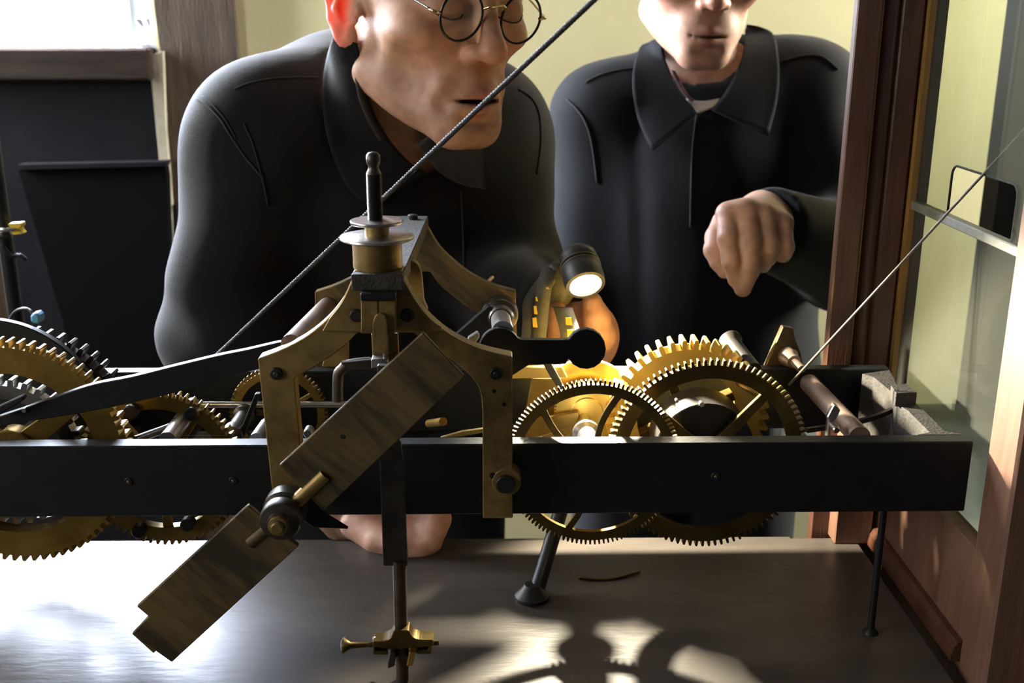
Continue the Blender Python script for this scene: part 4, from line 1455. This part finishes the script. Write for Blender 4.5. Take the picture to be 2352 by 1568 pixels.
T = np.concatenate([skin_tint(vh, SK1, HF, True), skin_tint(vt, SK1), skin_tint(v1, (0.56, 0.29, 0.19)), skin_tint(v2, (0.58, 0.33, 0.24))])
man = fast_mesh('person', Vb, Fb, 'skin', tint=T, origin=(HIP.x, HIP.y, 0))
tag(man, 'person in dark work jacket and round glasses leaning over the clock holding a headlamp', 'person')

lo, hi = bounds([S_L, S_R, E_L, W_L, E_R, W_R, HIP, neck_bot], 0.11)
hi[2] = 1.45
vj, fj = nets(lambda p: smax(smax(man_jacket(p), -(cap(p, W_L, W_L + (W_L - E_L) * 0.4, 0.06)), 0.004), -(cap(p, W_R + (W_R - E_R).normalized() * 0.03, W_R + (W_R - E_R) * 0.6, 0.032)), 0.004), lo, hi, 0.0055)
jk = fast_mesh('jacket', vj, fj, 'jacket', man)
jk['label'] = 'black cotton work jacket'
N, FR = 0.80, 1.6
jf = lambda p: np.minimum(man_jacket(p, False), man_neck(p) - 0.006)
# stand and fall of the collar
cloth_patch('collar', [(775, 70), (752, 150), (742, 250), (762, 350), (800, 432), (850, 470)], [(822, 100), (838, 170), (858, 250), (895, 320), (940, 372), (985, 400)], jf, N, FR, 'jacket', jk, off=(0.006, 0.013), thick=0.003)
cloth_patch('collar', [(958, 330), (1000, 388), (1040, 415), (1075, 428), (1113, 434)], [(1010, 290), (1045, 318), (1070, 328), (1090, 330), (1108, 330)], jf, N, FR, 'collar_lining', jk, off=(0.008, 0.014), thick=0.003)
seam('knit_edge', [(836, 165), (848, 215), (864, 258), (884, 298)], jf, N, FR, 0.0035, 'knit', jk, off=0.014)
seam('armhole_seam', [(452, 228), (480, 246), (508, 276), (530, 312), (564, 362), (605, 410)], jf, N, FR, 0.0010, 'jacket_seam', jk)
seam('armhole_seam', [(466, 222), (492, 244), (518, 276), (542, 318)], jf, N, FR, 0.0008, 'jacket_seam', jk)
seam('yoke_seam', [(540, 205), (580, 190), (640, 180), (735, 178)], jf, N, FR, 0.0010, 'jacket_seam', jk)
seam('front_seam', [(560, 285), (580, 330), (600, 400), (615, 470)], jf, N, FR, 0.0008, 'jacket_seam', jk)
seam('armhole_seam', [(1190, 205), (1220, 225), (1238, 262), (1242, 330), (1232, 400)], jf, N, FR, 0.0010, 'jacket_seam', jk)
seam('placket_seam', [(1058, 440), (1062, 520), (1066, 620)], jf, N, FR, 0.0009, 'jacket_seam', jk)

def stand(neck_fn, a, b, t0, t1, tilt, grow=0.013, th=0.0028):
    """standing collar band round a neck, between two heights along it, higher at the back"""
    ax_ = (b - a)
    L2 = ax_.length
    ax_ = ax_ / L2

    def fn(p):
        t = (p - A3(a)) @ A3(ax_) / L2
        y = (p[..., 1] - a.y) * tilt
        d = np.abs(neck_fn(p) - grow) - th
        d = smax(d, (t0 - y - t) * L2, 0.003)
        return smax(d, (t - t1) * L2, 0.003)
    return fn


# cropped grey hair
def man_hair(p):
    q = HF.loc(p)
    d = ell(q, (0, -0.016, 0.050), (0.0775, 0.094, 0.083))
    front = 0.045 - q[..., 1] + 0.35 * np.maximum(q[..., 2] - 0.06, 0) - 0.6 * np.maximum(0.05 - q[..., 2], 0)
    d = smax(d, -front, 0.006)
    d = smax(d, -(q[..., 2] + 0.035), 0.006)
    d = smax(d, -ell(q, (-0.085, -0.01, 0.0), (0.03, 0.028, 0.042)), 0.004)
    d = smax(d, -ell(q, (0.085, -0.01, 0.0), (0.03, 0.028, 0.042)), 0.004)
    return d


lo, hi = bounds([HF.w((sx * 0.09, sy, sz)) for sx in (-1, 1) for sy in (-0.12, 0.09) for sz in (-0.04, 0.145)], 0.0)
v, f = nets(man_hair, lo, hi, 0.004)
fast_mesh('hair', v, f, 'hair_grey', man)
for sx in (-1, 1):
    MB().tube([HF.w(q) for q in smooth_line([(sx * 0.0475, 0.0775, 0.0155), (sx * 0.041, 0.0838, 0.0115), (sx * 0.032, 0.0870, 0.0098), (sx * 0.023, 0.0858, 0.0112), (sx * 0.0175, 0.0815, 0.0140)], 5)], 0.0008, 6).build('eyelashes', 'lash', man, smooth=True)
    MB().tube([HF.w(q) for q in smooth_line([(sx * 0.052, 0.070, 0.040), (sx * 0.040, 0.0825, 0.046), (sx * 0.026, 0.0925, 0.045), (sx * 0.014, 0.0965, 0.041)], 5)], 0.0026, 8).build('eyebrow', 'hair_grey', man, smooth=True)

# trousers and shoes
def trousers(hip, kneeL, footL, kneeR, footR):
    def fn(p):
        a = chain(p, [hip + Vector((-0.07, 0, 0)), kneeL, footL], [0.105, 0.075, 0.058], 0.03)
        b = chain(p, [hip + Vector((0.07, 0, 0)), kneeR, footR], [0.105, 0.075, 0.058], 0.03)
        return smin(a, b, 0.02)
    return fn


def lower_body(person_, hip, feet, xk=0.0):
    fl_, fr2 = feet
    kl, kr = (hip + Vector((-0.09, -0.03, 0))), (hip + Vector((0.09, -0.03, 0)))
    kl.z = kr.z = 0.5
    t = trousers(hip, kl, Vector((fl_[0], fl_[1], 0.09)), kr, Vector((fr2[0], fr2[1], 0.09)))
    lo, hi = bounds([hip, Vector((fl_[0], fl_[1], 0.05)), Vector((fr2[0], fr2[1], 0.05))], 0.17)
    lo[2] = 0.03
    v, f = nets(t, lo, hi, 0.012)
    fast_mesh('trousers', v, f, 'trousers', person_)
    for s in (fl_, fr2):
        def sh(p, s=s):
            d = chain(p, [(s[0], s[1] + 0.06, 0.05), (s[0], s[1] - 0.05, 0.045), (s[0], s[1] - 0.14, 0.035)], [0.045, 0.045, 0.036], 0.02)
            return smax(d, -p[..., 2], 0.003)
        v, f = nets(sh, (s[0] - 0.07, s[1] - 0.2, -0.01), (s[0] + 0.07, s[1] + 0.13, 0.12), 0.009)
        fast_mesh('shoe', v, f, 'shoe', person_)


lower_body(man, HIP, ((HIP.x - 0.11, 1.42), (HIP.x + 0.11, 1.40)))

# ---- round wire glasses
gl = empty('eyeglasses', HF.w((0, 0.10, 0.015)), 'round thin-rimmed glasses worn low on the nose', 'glasses')


def ring(name, c, r, wr, material, parent, tilt=0.10):
    pts = []
    for k in range(49):
        a = 2 * math.pi * k / 48
        pts.append(HF.w((c[0] + r * math.cos(a), c[1] + r * math.sin(a) * tilt, c[2] + r * math.sin(a))))
    return MB().tube(pts, wr, 8, caps=False).build(name, material, parent, smooth=True)


GZ, GY, GR = 0.0150, 0.1015, 0.0205
for sx in (-1, 1):
    rg = ring('rim', (sx * 0.0305, GY - 0.003, GZ), GR, 0.0011, 'rim_black', gl)
    lens = MB()
    ctr = HF.w((sx * 0.0305, GY - 0.003, GZ))
    rim_pts = [HF.w((sx * 0.0305 + (GR - 0.0006) * math.cos(2 * math.pi * k / 40), GY - 0.003 + GR * 0.1 * math.sin(2 * math.pi * k / 40), GZ + (GR - 0.0006) * math.sin(2 * math.pi * k / 40))) for k in range(40)]
    lens.prism(rim_pts, HF.f * 0.0012)
    lens.build('lens', 'lens_glass', rg)
    hx = sx * (0.0305 + GR)
    MB().tube([HF.w(q) for q in ((hx - sx * 0.001, GY - 0.003, GZ + 0.001), (hx + sx * 0.006, GY - 0.004, GZ + 0.002), (hx + sx * 0.007, GY - 0.010, GZ + 0.003))], 0.0015, 8).build('hinge', 'wire_gold', gl, smooth=True)
    MB().tube([HF.w(q) for q in smooth_line([(hx + sx * 0.007, GY - 0.008, GZ + 0.003), (sx * 0.069, 0.055, GZ + 0.012), (sx * 0.077, 0.012, 0.034), (sx * 0.079, -0.008, 0.034), (sx * 0.078, -0.022, 0.014)], 6)], 0.0010, 8).build('temple', 'wire_silver', gl, smooth=True)
MB().tube([HF.w(q) for q in smooth_line([(-0.0105, GY - 0.003, GZ + 0.006), (-0.007, GY + 0.004, GZ + 0.0095), (0, GY + 0.006, GZ + 0.0105), (0.007, GY + 0.004, GZ + 0.0095), (0.0105, GY - 0.003, GZ + 0.006)], 5)], 0.0012, 8).build('nose_bridge', 'wire_gold', gl, smooth=True)

# ================================================================== the headlamp in his hand
LP = P(1345, 655, Y=0.852)
hl = empty('headlamp', P(1320, 740, Y=0.87), 'lit black headlamp with yellow-dashed strap held in the left hand', 'headlamp')
LD = Vector((0.16, -0.80, -0.58)).normalized()       # where it shines
LM = mpp(1345, 655, 0.852)
q0 = LP - LD * 0.036
MB().lathe(q0, LD, [(0.012, 0), (0.0155, 0.004), (0.0165, 0.012), (0.0158, 0.013), (0.0158, 0.016), (0.0168, 0.017), (0.0172, 0.030), (0.0165, 0.036), (0.0135, 0.0365), (0.0125, 0.033)], 40).build('lamp_head', 'torch_rubber', hl, smooth=True, auto=50)
MB().lathe(LP - LD * 0.0028, LD, [(0.0004, 0), (0.0120, 0.0), (0.0122, 0.0012), (0.0004, 0.0014)], 36).build('lens', 'torch_light', hl, smooth=True)
for dh in (0.013, 0.0165):
    MB().lathe(q0 + LD * dh, LD, [(0.016, 0), (0.0172, 0.0006), (0.0172, 0.0016), (0.016, 0.0022)], 36).build('ring', 'torch_olive', hl, smooth=True, auto=40)
# housing behind the lens, tilting back to the left
hb = P(1300, 650, Y=0.872)


def housing(p):
    d = chain(p, [P(1330, 632, Y=0.888), P(1296, 640, Y=0.886), P(1282, 672, Y=0.884)], [0.0135, 0.0125, 0.0125], 0.01)
    d = smin(d, cap(p, P(1280, 622, Y=0.88), P(1272, 690, Y=0.882), 0.0085, 0.008), 0.006)
    return d


v, f = nets(housing, *bounds([P(1240, 590, Y=0.85), P(1380, 730, Y=0.91)], 0.005), 0.002)
fast_mesh('housing', v, f, 'torch_olive', hl)


def ribbon(name, pts, wvec, th, material, parent):
    v, f = [], []
    A = [Vector(p) for p in smooth_line(pts, 6)]
    for p in A:
        v += [p - wvec / 2, p + wvec / 2]
    for i in range(len(A) - 1):
        f.append((2 * i, 2 * i + 1, 2 * i + 3, 2 * i + 2))
    o = mk(name, v, f, material, parent, smooth=True)
    s = o.modifiers.new('thick', 'SOLIDIFY')
    s.thickness = th
    s.offset = 0
    return o


wv = Vector((0.012, -0.004, 0.0))
s1 = ribbon('strap', [P(1262, 615, Y=0.876), P(1250, 660, Y=0.866), P(1243, 720, Y=0.862), P(1236, 790, Y=0.864)], wv, 0.0016, 'strap_grey', hl)
s2 = ribbon('strap', [P(1258, 640, Y=0.874), P(1225, 690, Y=0.868), P(1222, 740, Y=0.866), P(1218, 800, Y=0.868)], wv * 1.3, 0.0016, 'strap_grey', hl)
s3 = ribbon('strap', [P(1292, 705, Y=0.862), P(1302, 735, Y=0.856), P(1310, 770, Y=0.854), P(1304, 815, Y=0.858)], wv * 1.35, 0.0016, 'strap_grey', hl)
for (a, b, par, Yd) in (((1230, 682), (1236, 692), s2, 0.862), ((1226, 702), (1235, 722), s2, 0.8595), ((1223, 729), (1235, 752), s2, 0.859), ((1299, 729), (1315, 747), s3, 0.8485), ((1303, 757), (1320, 778), s3, 0.8465), ((1254, 660), (1262, 664), s1, 0.862)):
    plate('yellow_mark', [(a[0], a[1] + 1), (b[0] - 3, a[1]), (b[0], b[1]), (a[0] + 1, b[1] - 1)], Yd, 0.0012, 'yellow_plastic', par, bevel=0)
# its light
ld = bpy.data.lights.new('headlamp_beam', 'SPOT')
ld.energy = TORCH_POWER
ld.color = (1.0, 0.90, 0.68)
ld.spot_size = math.radians(125)
ld.spot_blend = 0.35
ld.shadow_soft_size = 0.006
lo_ = bpy.data.objects.new('headlamp_beam', ld)
COL.objects.link(lo_)
lo_.parent = hl
lo_.location = LP + LD * 0.006 - WLOC[hl.name]
BD = Vector((0.42, -0.64, -0.64)).normalized()
lo_.rotation_euler = BD.to_track_quat('-Z', 'Y').to_euler()

# ================================================================== the second person
YP = 1.40
H2 = Frame(P(1604, -64, Y=YP - 0.02), 3, 14, -2.0)
n2t, n2b = H2.w((0, -0.025, -0.045)), P(1612, 235, Y=YP + 0.05)
A_L, A_R = P(1385, 265, Y=YP + 0.05), P(1858, 215, Y=YP + 0.05)
EL2, WL2 = P(1362, 640, Y=YP + 0.04), P(1400, 930, Y=YP + 0.02)
ER2, WR2 = P(1935, 585, Y=YP - 0.08), P(1775, 525, Y=1.145)
C2 = P(1620, 450, Y=YP + 0.06)
HIP2 = Vector((P(1620, 600, Y=YP).x, YP + 0.09, 0.92))


def p2_torso(p, grow=0.0):
    d = cap(p, A_L, A_R, 0.052)
    d = smin(d, ell(p, C2, (0.150, 0.095, 0.17)), 0.06)
    d = smin(d, cap(p, C2, HIP2 + Vector((0.012, 0, 0)), 0.13, 0.165), 0.08)
    tr = n2b + Vector((0, 0.02, 0.03))
    d = smin(d, cap(p, A_L + Vector((0.04, 0.01, 0.02)), tr, 0.04, 0.042), 0.03)
    d = smin(d, cap(p, A_R + Vector((-0.04, 0.01, 0.02)), tr, 0.04, 0.042), 0.03)
    return d - grow


def p2_arms(p, grow=0.0):
    a = smin(cap(p, A_L, EL2, 0.052, 0.046), cap(p, EL2, WL2, 0.046, 0.032), 0.03)
    b = smin(cap(p, A_R, ER2, 0.052, 0.055), cap(p, ER2, WR2, 0.054, 0.033), 0.03)
    return np.minimum(a, b) - grow


def p2_neck(p):
    return smin(cap(p, n2t, n2b, 0.048, 0.052), cap(p, n2b, n2b + Vector((0, -0.03, -0.03)), 0.05, 0.05), 0.02)


def p2_jacket(p, cut=True):
    d = smin(p2_torso(p, 0.012), p2_arms(p, 0.012), 0.03)
    d = d + wrinkle(p, 0.0014, 24, 26, 20, 1.3)
    sl = np.abs((p[..., 0] - WR2.x) * 0.3 + (p[..., 2] - WR2.z))
    d = d + 0.004 * np.exp(-((p[..., 0] - (A_L.x + 0.035 + 0.05 * (A_L.z - p[..., 2]))) / 0.012) ** 2) * (p[..., 2] < A_L.z + 0.02)
    if cut:
        d = smax(d, -cap(p, n2t, n2b + Vector((0, 0, 0.012)), 0.062, 0.062), 0.010)
    return d


def p2_head(p):
    q = H2.loc(p) / 0.97
    d = head_sdf(q, False) * 0.97
    d = smin(d, ear_sdf(q, -1) * 0.97, 0.004)
    d = smin(d, ear_sdf(q, 1) * 0.97, 0.004)
    return smin(d, p2_neck(p), 0.016)


YH = 1.075


def p2_hand(p):
    """left hand hanging with the fingers pointing down towards the wheels"""
    B = [P(1672, 492, Y=YH), P(1712, 484, Y=YH - 0.004), P(1754, 494, Y=YH - 0.002), P(1796, 512, Y=YH + 0.004)]     # knuckles
    wr = P(1752, 500, Y=YH + 0.075)
    d = None
    for b_, r in zip(B, (0.0125, 0.0125, 0.012, 0.0115)):
        e = cap(p, wr, b_, 0.020, r)
        d = e if d is None else smin(d, e, 0.014)
    d = smin(d, cap(p, wr, WR2, 0.024, 0.028), 0.02)
    mid = [P(1672, 548, Y=YH - 0.022), P(1722, 556, Y=YH - 0.026), P(1764, 566, Y=YH - 0.022), P(1802, 568, Y=YH - 0.014)]
    pip2 = [P(1680, 600, Y=YH - 0.030), P(1722, 618, Y=YH - 0.032), P(1762, 590, Y=YH - 0.016), P(1798, 582, Y=YH - 0.008)]
    tip = [P(1690, 642, Y=YH - 0.030), P(1706, 662, Y=YH - 0.034), P(1752, 608, Y=YH + 0.004), P(1790, 580, Y=YH + 0.008)]
    rs = ((0.0118, 0.0105, 0.0095, 0.0082), (0.0118, 0.0108, 0.0100, 0.0088), (0.0112, 0.0102, 0.0092, 0.0085), (0.0108, 0.0095, 0.0085, 0.0078))
    for b_, m_, s_, t_, r in zip(B, mid, pip2, tip, rs):
        d = smin(d, chain(p, [b_, m_, s_, t_], r, 0.004), 0.0035)
    th = [P(1668, 515, Y=YH + 0.035), P(1648, 545, Y=YH + 0.018), P(1642, 574, Y=YH + 0.006), P(1652, 600, Y=YH), P(1664, 624, Y=YH - 0.006)]
    d = smin(d, chain(p, th, [0.016, 0.0125, 0.0112, 0.0095, 0.0072]), 0.005)
    return d


lo, hi = bounds([H2.w((sx * 0.10, sy, sz)) for sx in (-1, 1) for sy in (-0.11, 0.12) for sz in (-0.10, 0.135)] + [n2b], 0.0)
lo -= np.array([0.01, 0.01, 0.06])
v1, f1 = nets(p2_head, lo, hi, 0.0026)
lo, hi = bounds([A_L, A_R, EL2, WL2, ER2, WR2, HIP2], 0.09)
v2, f2 = nets(lambda p: smin(smin(p2_torso(p), p2_arms(p), 0.03), p2_neck(p), 0.02), lo, hi, 0.012)
lo, hi = bounds([P(1625, 460, Y=YH - 0.04), P(1830, 680, Y=YH + 0.05), WR2], 0.025)
v3, f3 = nets(p2_hand, lo, hi, 0.0017)
lh_c = WL2 + (WL2 - EL2).normalized() * 0.03
def p2_hand2(p):
    d = cap(p, WL2, lh_c, 0.028, 0.032)
    for k in range(4):
        a = lh_c + Vector((-0.03 + 0.02 * k, 0, 0))
        d = smin(d, chain(p, [a, a + Vector((0, -0.035, -0.02)), a + Vector((0, -0.045, -0.05))], [0.012, 0.01, 0.0085]), 0.005)
    a = lh_c + Vector((0.03, 0, 0.005))
    return smin(d, chain(p, [a, a + Vector((0.02, -0.02, -0.02)), a + Vector((0.022, -0.03, -0.045))], [0.014, 0.011, 0.009]), 0.006)
lo, hi = bounds([WL2, lh_c], 0.085)
v4, f4 = nets(p2_hand2, lo, hi, 0.004)
SK2 = (0.52, 0.31, 0.22)
Vb, Fb = join((v1, f1), (v2, f2), (v3, f3), (v4, f4))
T2 = np.concatenate([skin_tint(np.array(H2.c) + (v1 - np.array(H2.c)) / 0.97, SK2, H2, False), skin_tint(np.concatenate([v2, v3, v4]), SK2)])
pp = fast_mesh('person', Vb, Fb, 'skin', tint=T2, origin=(HIP2.x, HIP2.y, 0))
tag(pp, 'person in buttoned navy jacket with wide collar pointing down at the wheels', 'person')
lo, hi = bounds([A_L, A_R, EL2, WL2, ER2, WR2, HIP2, n2b], 0.10)
hi[2] = max(hi[2], 1.42)
cut_a, cut_b = WR2 + (WR2 - ER2).normalized() * 0.006, WR2 + (WR2 - ER2).normalized() * 0.2
v, f = nets(lambda p: smax(smax(p2_jacket(p), -(cap(p, cut_a + (cut_b - cut_a) * 0.28, cut_b, 0.056)), 0.004), -cap(p, WL2 + (WL2 - EL2).normalized() * 0.05, WL2 + (WL2 - EL2).normalized() * 0.2, 0.05), 0.004), lo, hi, 0.0065)
jk2 = fast_mesh('jacket', v, f, 'jacket_navy', pp)
jk2['label'] = 'navy work jacket with concealed placket'
N2, F2 = 1.2, 2.2
jf2 = lambda p: np.minimum(p2_jacket(p, False), p2_neck(p))
cloth_patch('collar', [(1520, 82), (1478, 105), (1456, 150), (1453, 200), (1462, 260), (1478, 305), (1499, 347)], [(1524, 84), (1526, 120), (1535, 158), (1552, 195), (1572, 225), (1590, 246), (1602, 262)], jf2, N2, F2, 'jacket_navy', jk2, off=(0.016, 0.010), thick=0.004)
cloth_patch('collar', [(1716, 56), (1748, 62), (1778, 80), (1788, 130), (1790, 190), (1782, 250), (1766, 310)], [(1711, 70), (1710, 100), (1700, 140), (1686, 175), (1668, 208), (1650, 232), (1634, 250)], jf2, N2, F2, 'jacket_navy', jk2, off=(0.016, 0.010), thick=0.004)
seam('placket_edge', [(1600, 266), (1594, 310), (1590, 360), (1588, 425), (1586, 520)], jf2, N2, F2, 0.0014, 'jacket_seam', jk2, off=0.001)
seam('yoke_seam', [(1345, 190), (1380, 172), (1430, 160), (1458, 158)], jf2, N2, F2, 0.0013, 'jacket_seam', jk2)
seam('yoke_seam', [(1800, 140), (1850, 128), (1890, 132), (1925, 160)], jf2, N2, F2, 0.0013, 'jacket_seam', jk2)
seam('armhole_seam', [(1302, 228), (1325, 250), (1345, 280), (1360, 330), (1372, 420)], jf2, N2, F2, 0.0013, 'jacket_seam', jk2)
cloth_patch('undershirt', [(1574, 226), (1600, 231), (1625, 231), (1652, 226)], [(1590, 246), (1604, 258), (1618, 254), (1640, 244)], jf2, N2, F2, 'undershirt', pp, off=(0.002, 0.003), n=14, m=6, thick=0.002)
cloth_patch('shirt_edge', [(1542, 162), (1556, 195), (1574, 222), (1590, 234)], [(1550, 164), (1566, 196), (1582, 220), (1594, 230)], jf2, N2, F2, 'check_shirt', pp, off=(0.005, 0.004), n=12, m=4, thick=0.002)
v, f = nets(stand(lambda p: cap(p, n2t, n2b, 0.048, 0.054), n2t, n2b, 0.90, 1.02, 3.2), *bounds([n2t, n2b], 0.08), 0.0032)
fast_mesh('collar_stand', v, f, 'jacket_navy', jk2)
# black hair cap, above the frame
def p2_hair(p):
    q = H2.loc(p) / 0.97
    d = ell(q, (0, -0.018, 0.052), (0.083, 0.100, 0.090))
    d = smax(d, -(0.050 - q[..., 1] + 0.3 * np.maximum(q[..., 2] - 0.05, 0)), 0.008)
    d = smax(d, -(q[..., 2] + 0.03), 0.008)
    d = smax(d, -(ell(q, (-0.09, 0.0, -0.005), (0.03, 0.03, 0.042))), 0.004)
    d = smax(d, -(ell(q, (0.09, 0.0, -0.005), (0.03, 0.03, 0.042))), 0.004)
    return d * 0.97
lo, hi = bounds([H2.w((sx * 0.1, sy, sz)) for sx in (-1, 1) for sy in (-0.13, 0.09) for sz in (-0.04, 0.15)], 0.0)
v, f = nets(p2_hair, lo, hi, 0.005)
fast_mesh('hair', v, f, 'hair_black', pp)
for sx in (-1, 1):
    MB().tube([H2.w(q) for q in smooth_line([(sx * 0.046, 0.075, 0.015), (sx * 0.040, 0.0815, 0.0112), (sx * 0.031, 0.0845, 0.0096), (sx * 0.0225, 0.0833, 0.011), (sx * 0.017, 0.079, 0.0136)], 5)], 0.0008, 6).build('eyelashes', 'lash', pp, smooth=True)
    MB().tube([H2.w(q) for q in smooth_line([(sx * 0.050, 0.068, 0.039), (sx * 0.038, 0.080, 0.045), (sx * 0.025, 0.090, 0.044), (sx * 0.013, 0.0935, 0.040)], 5)], 0.0024, 8).build('eyebrow', 'hair_black', pp, smooth=True)
lower_body(pp, HIP2, ((HIP2.x - 0.10, HIP2.y + 0.03), (HIP2.x + 0.10, HIP2.y + 0.03)))
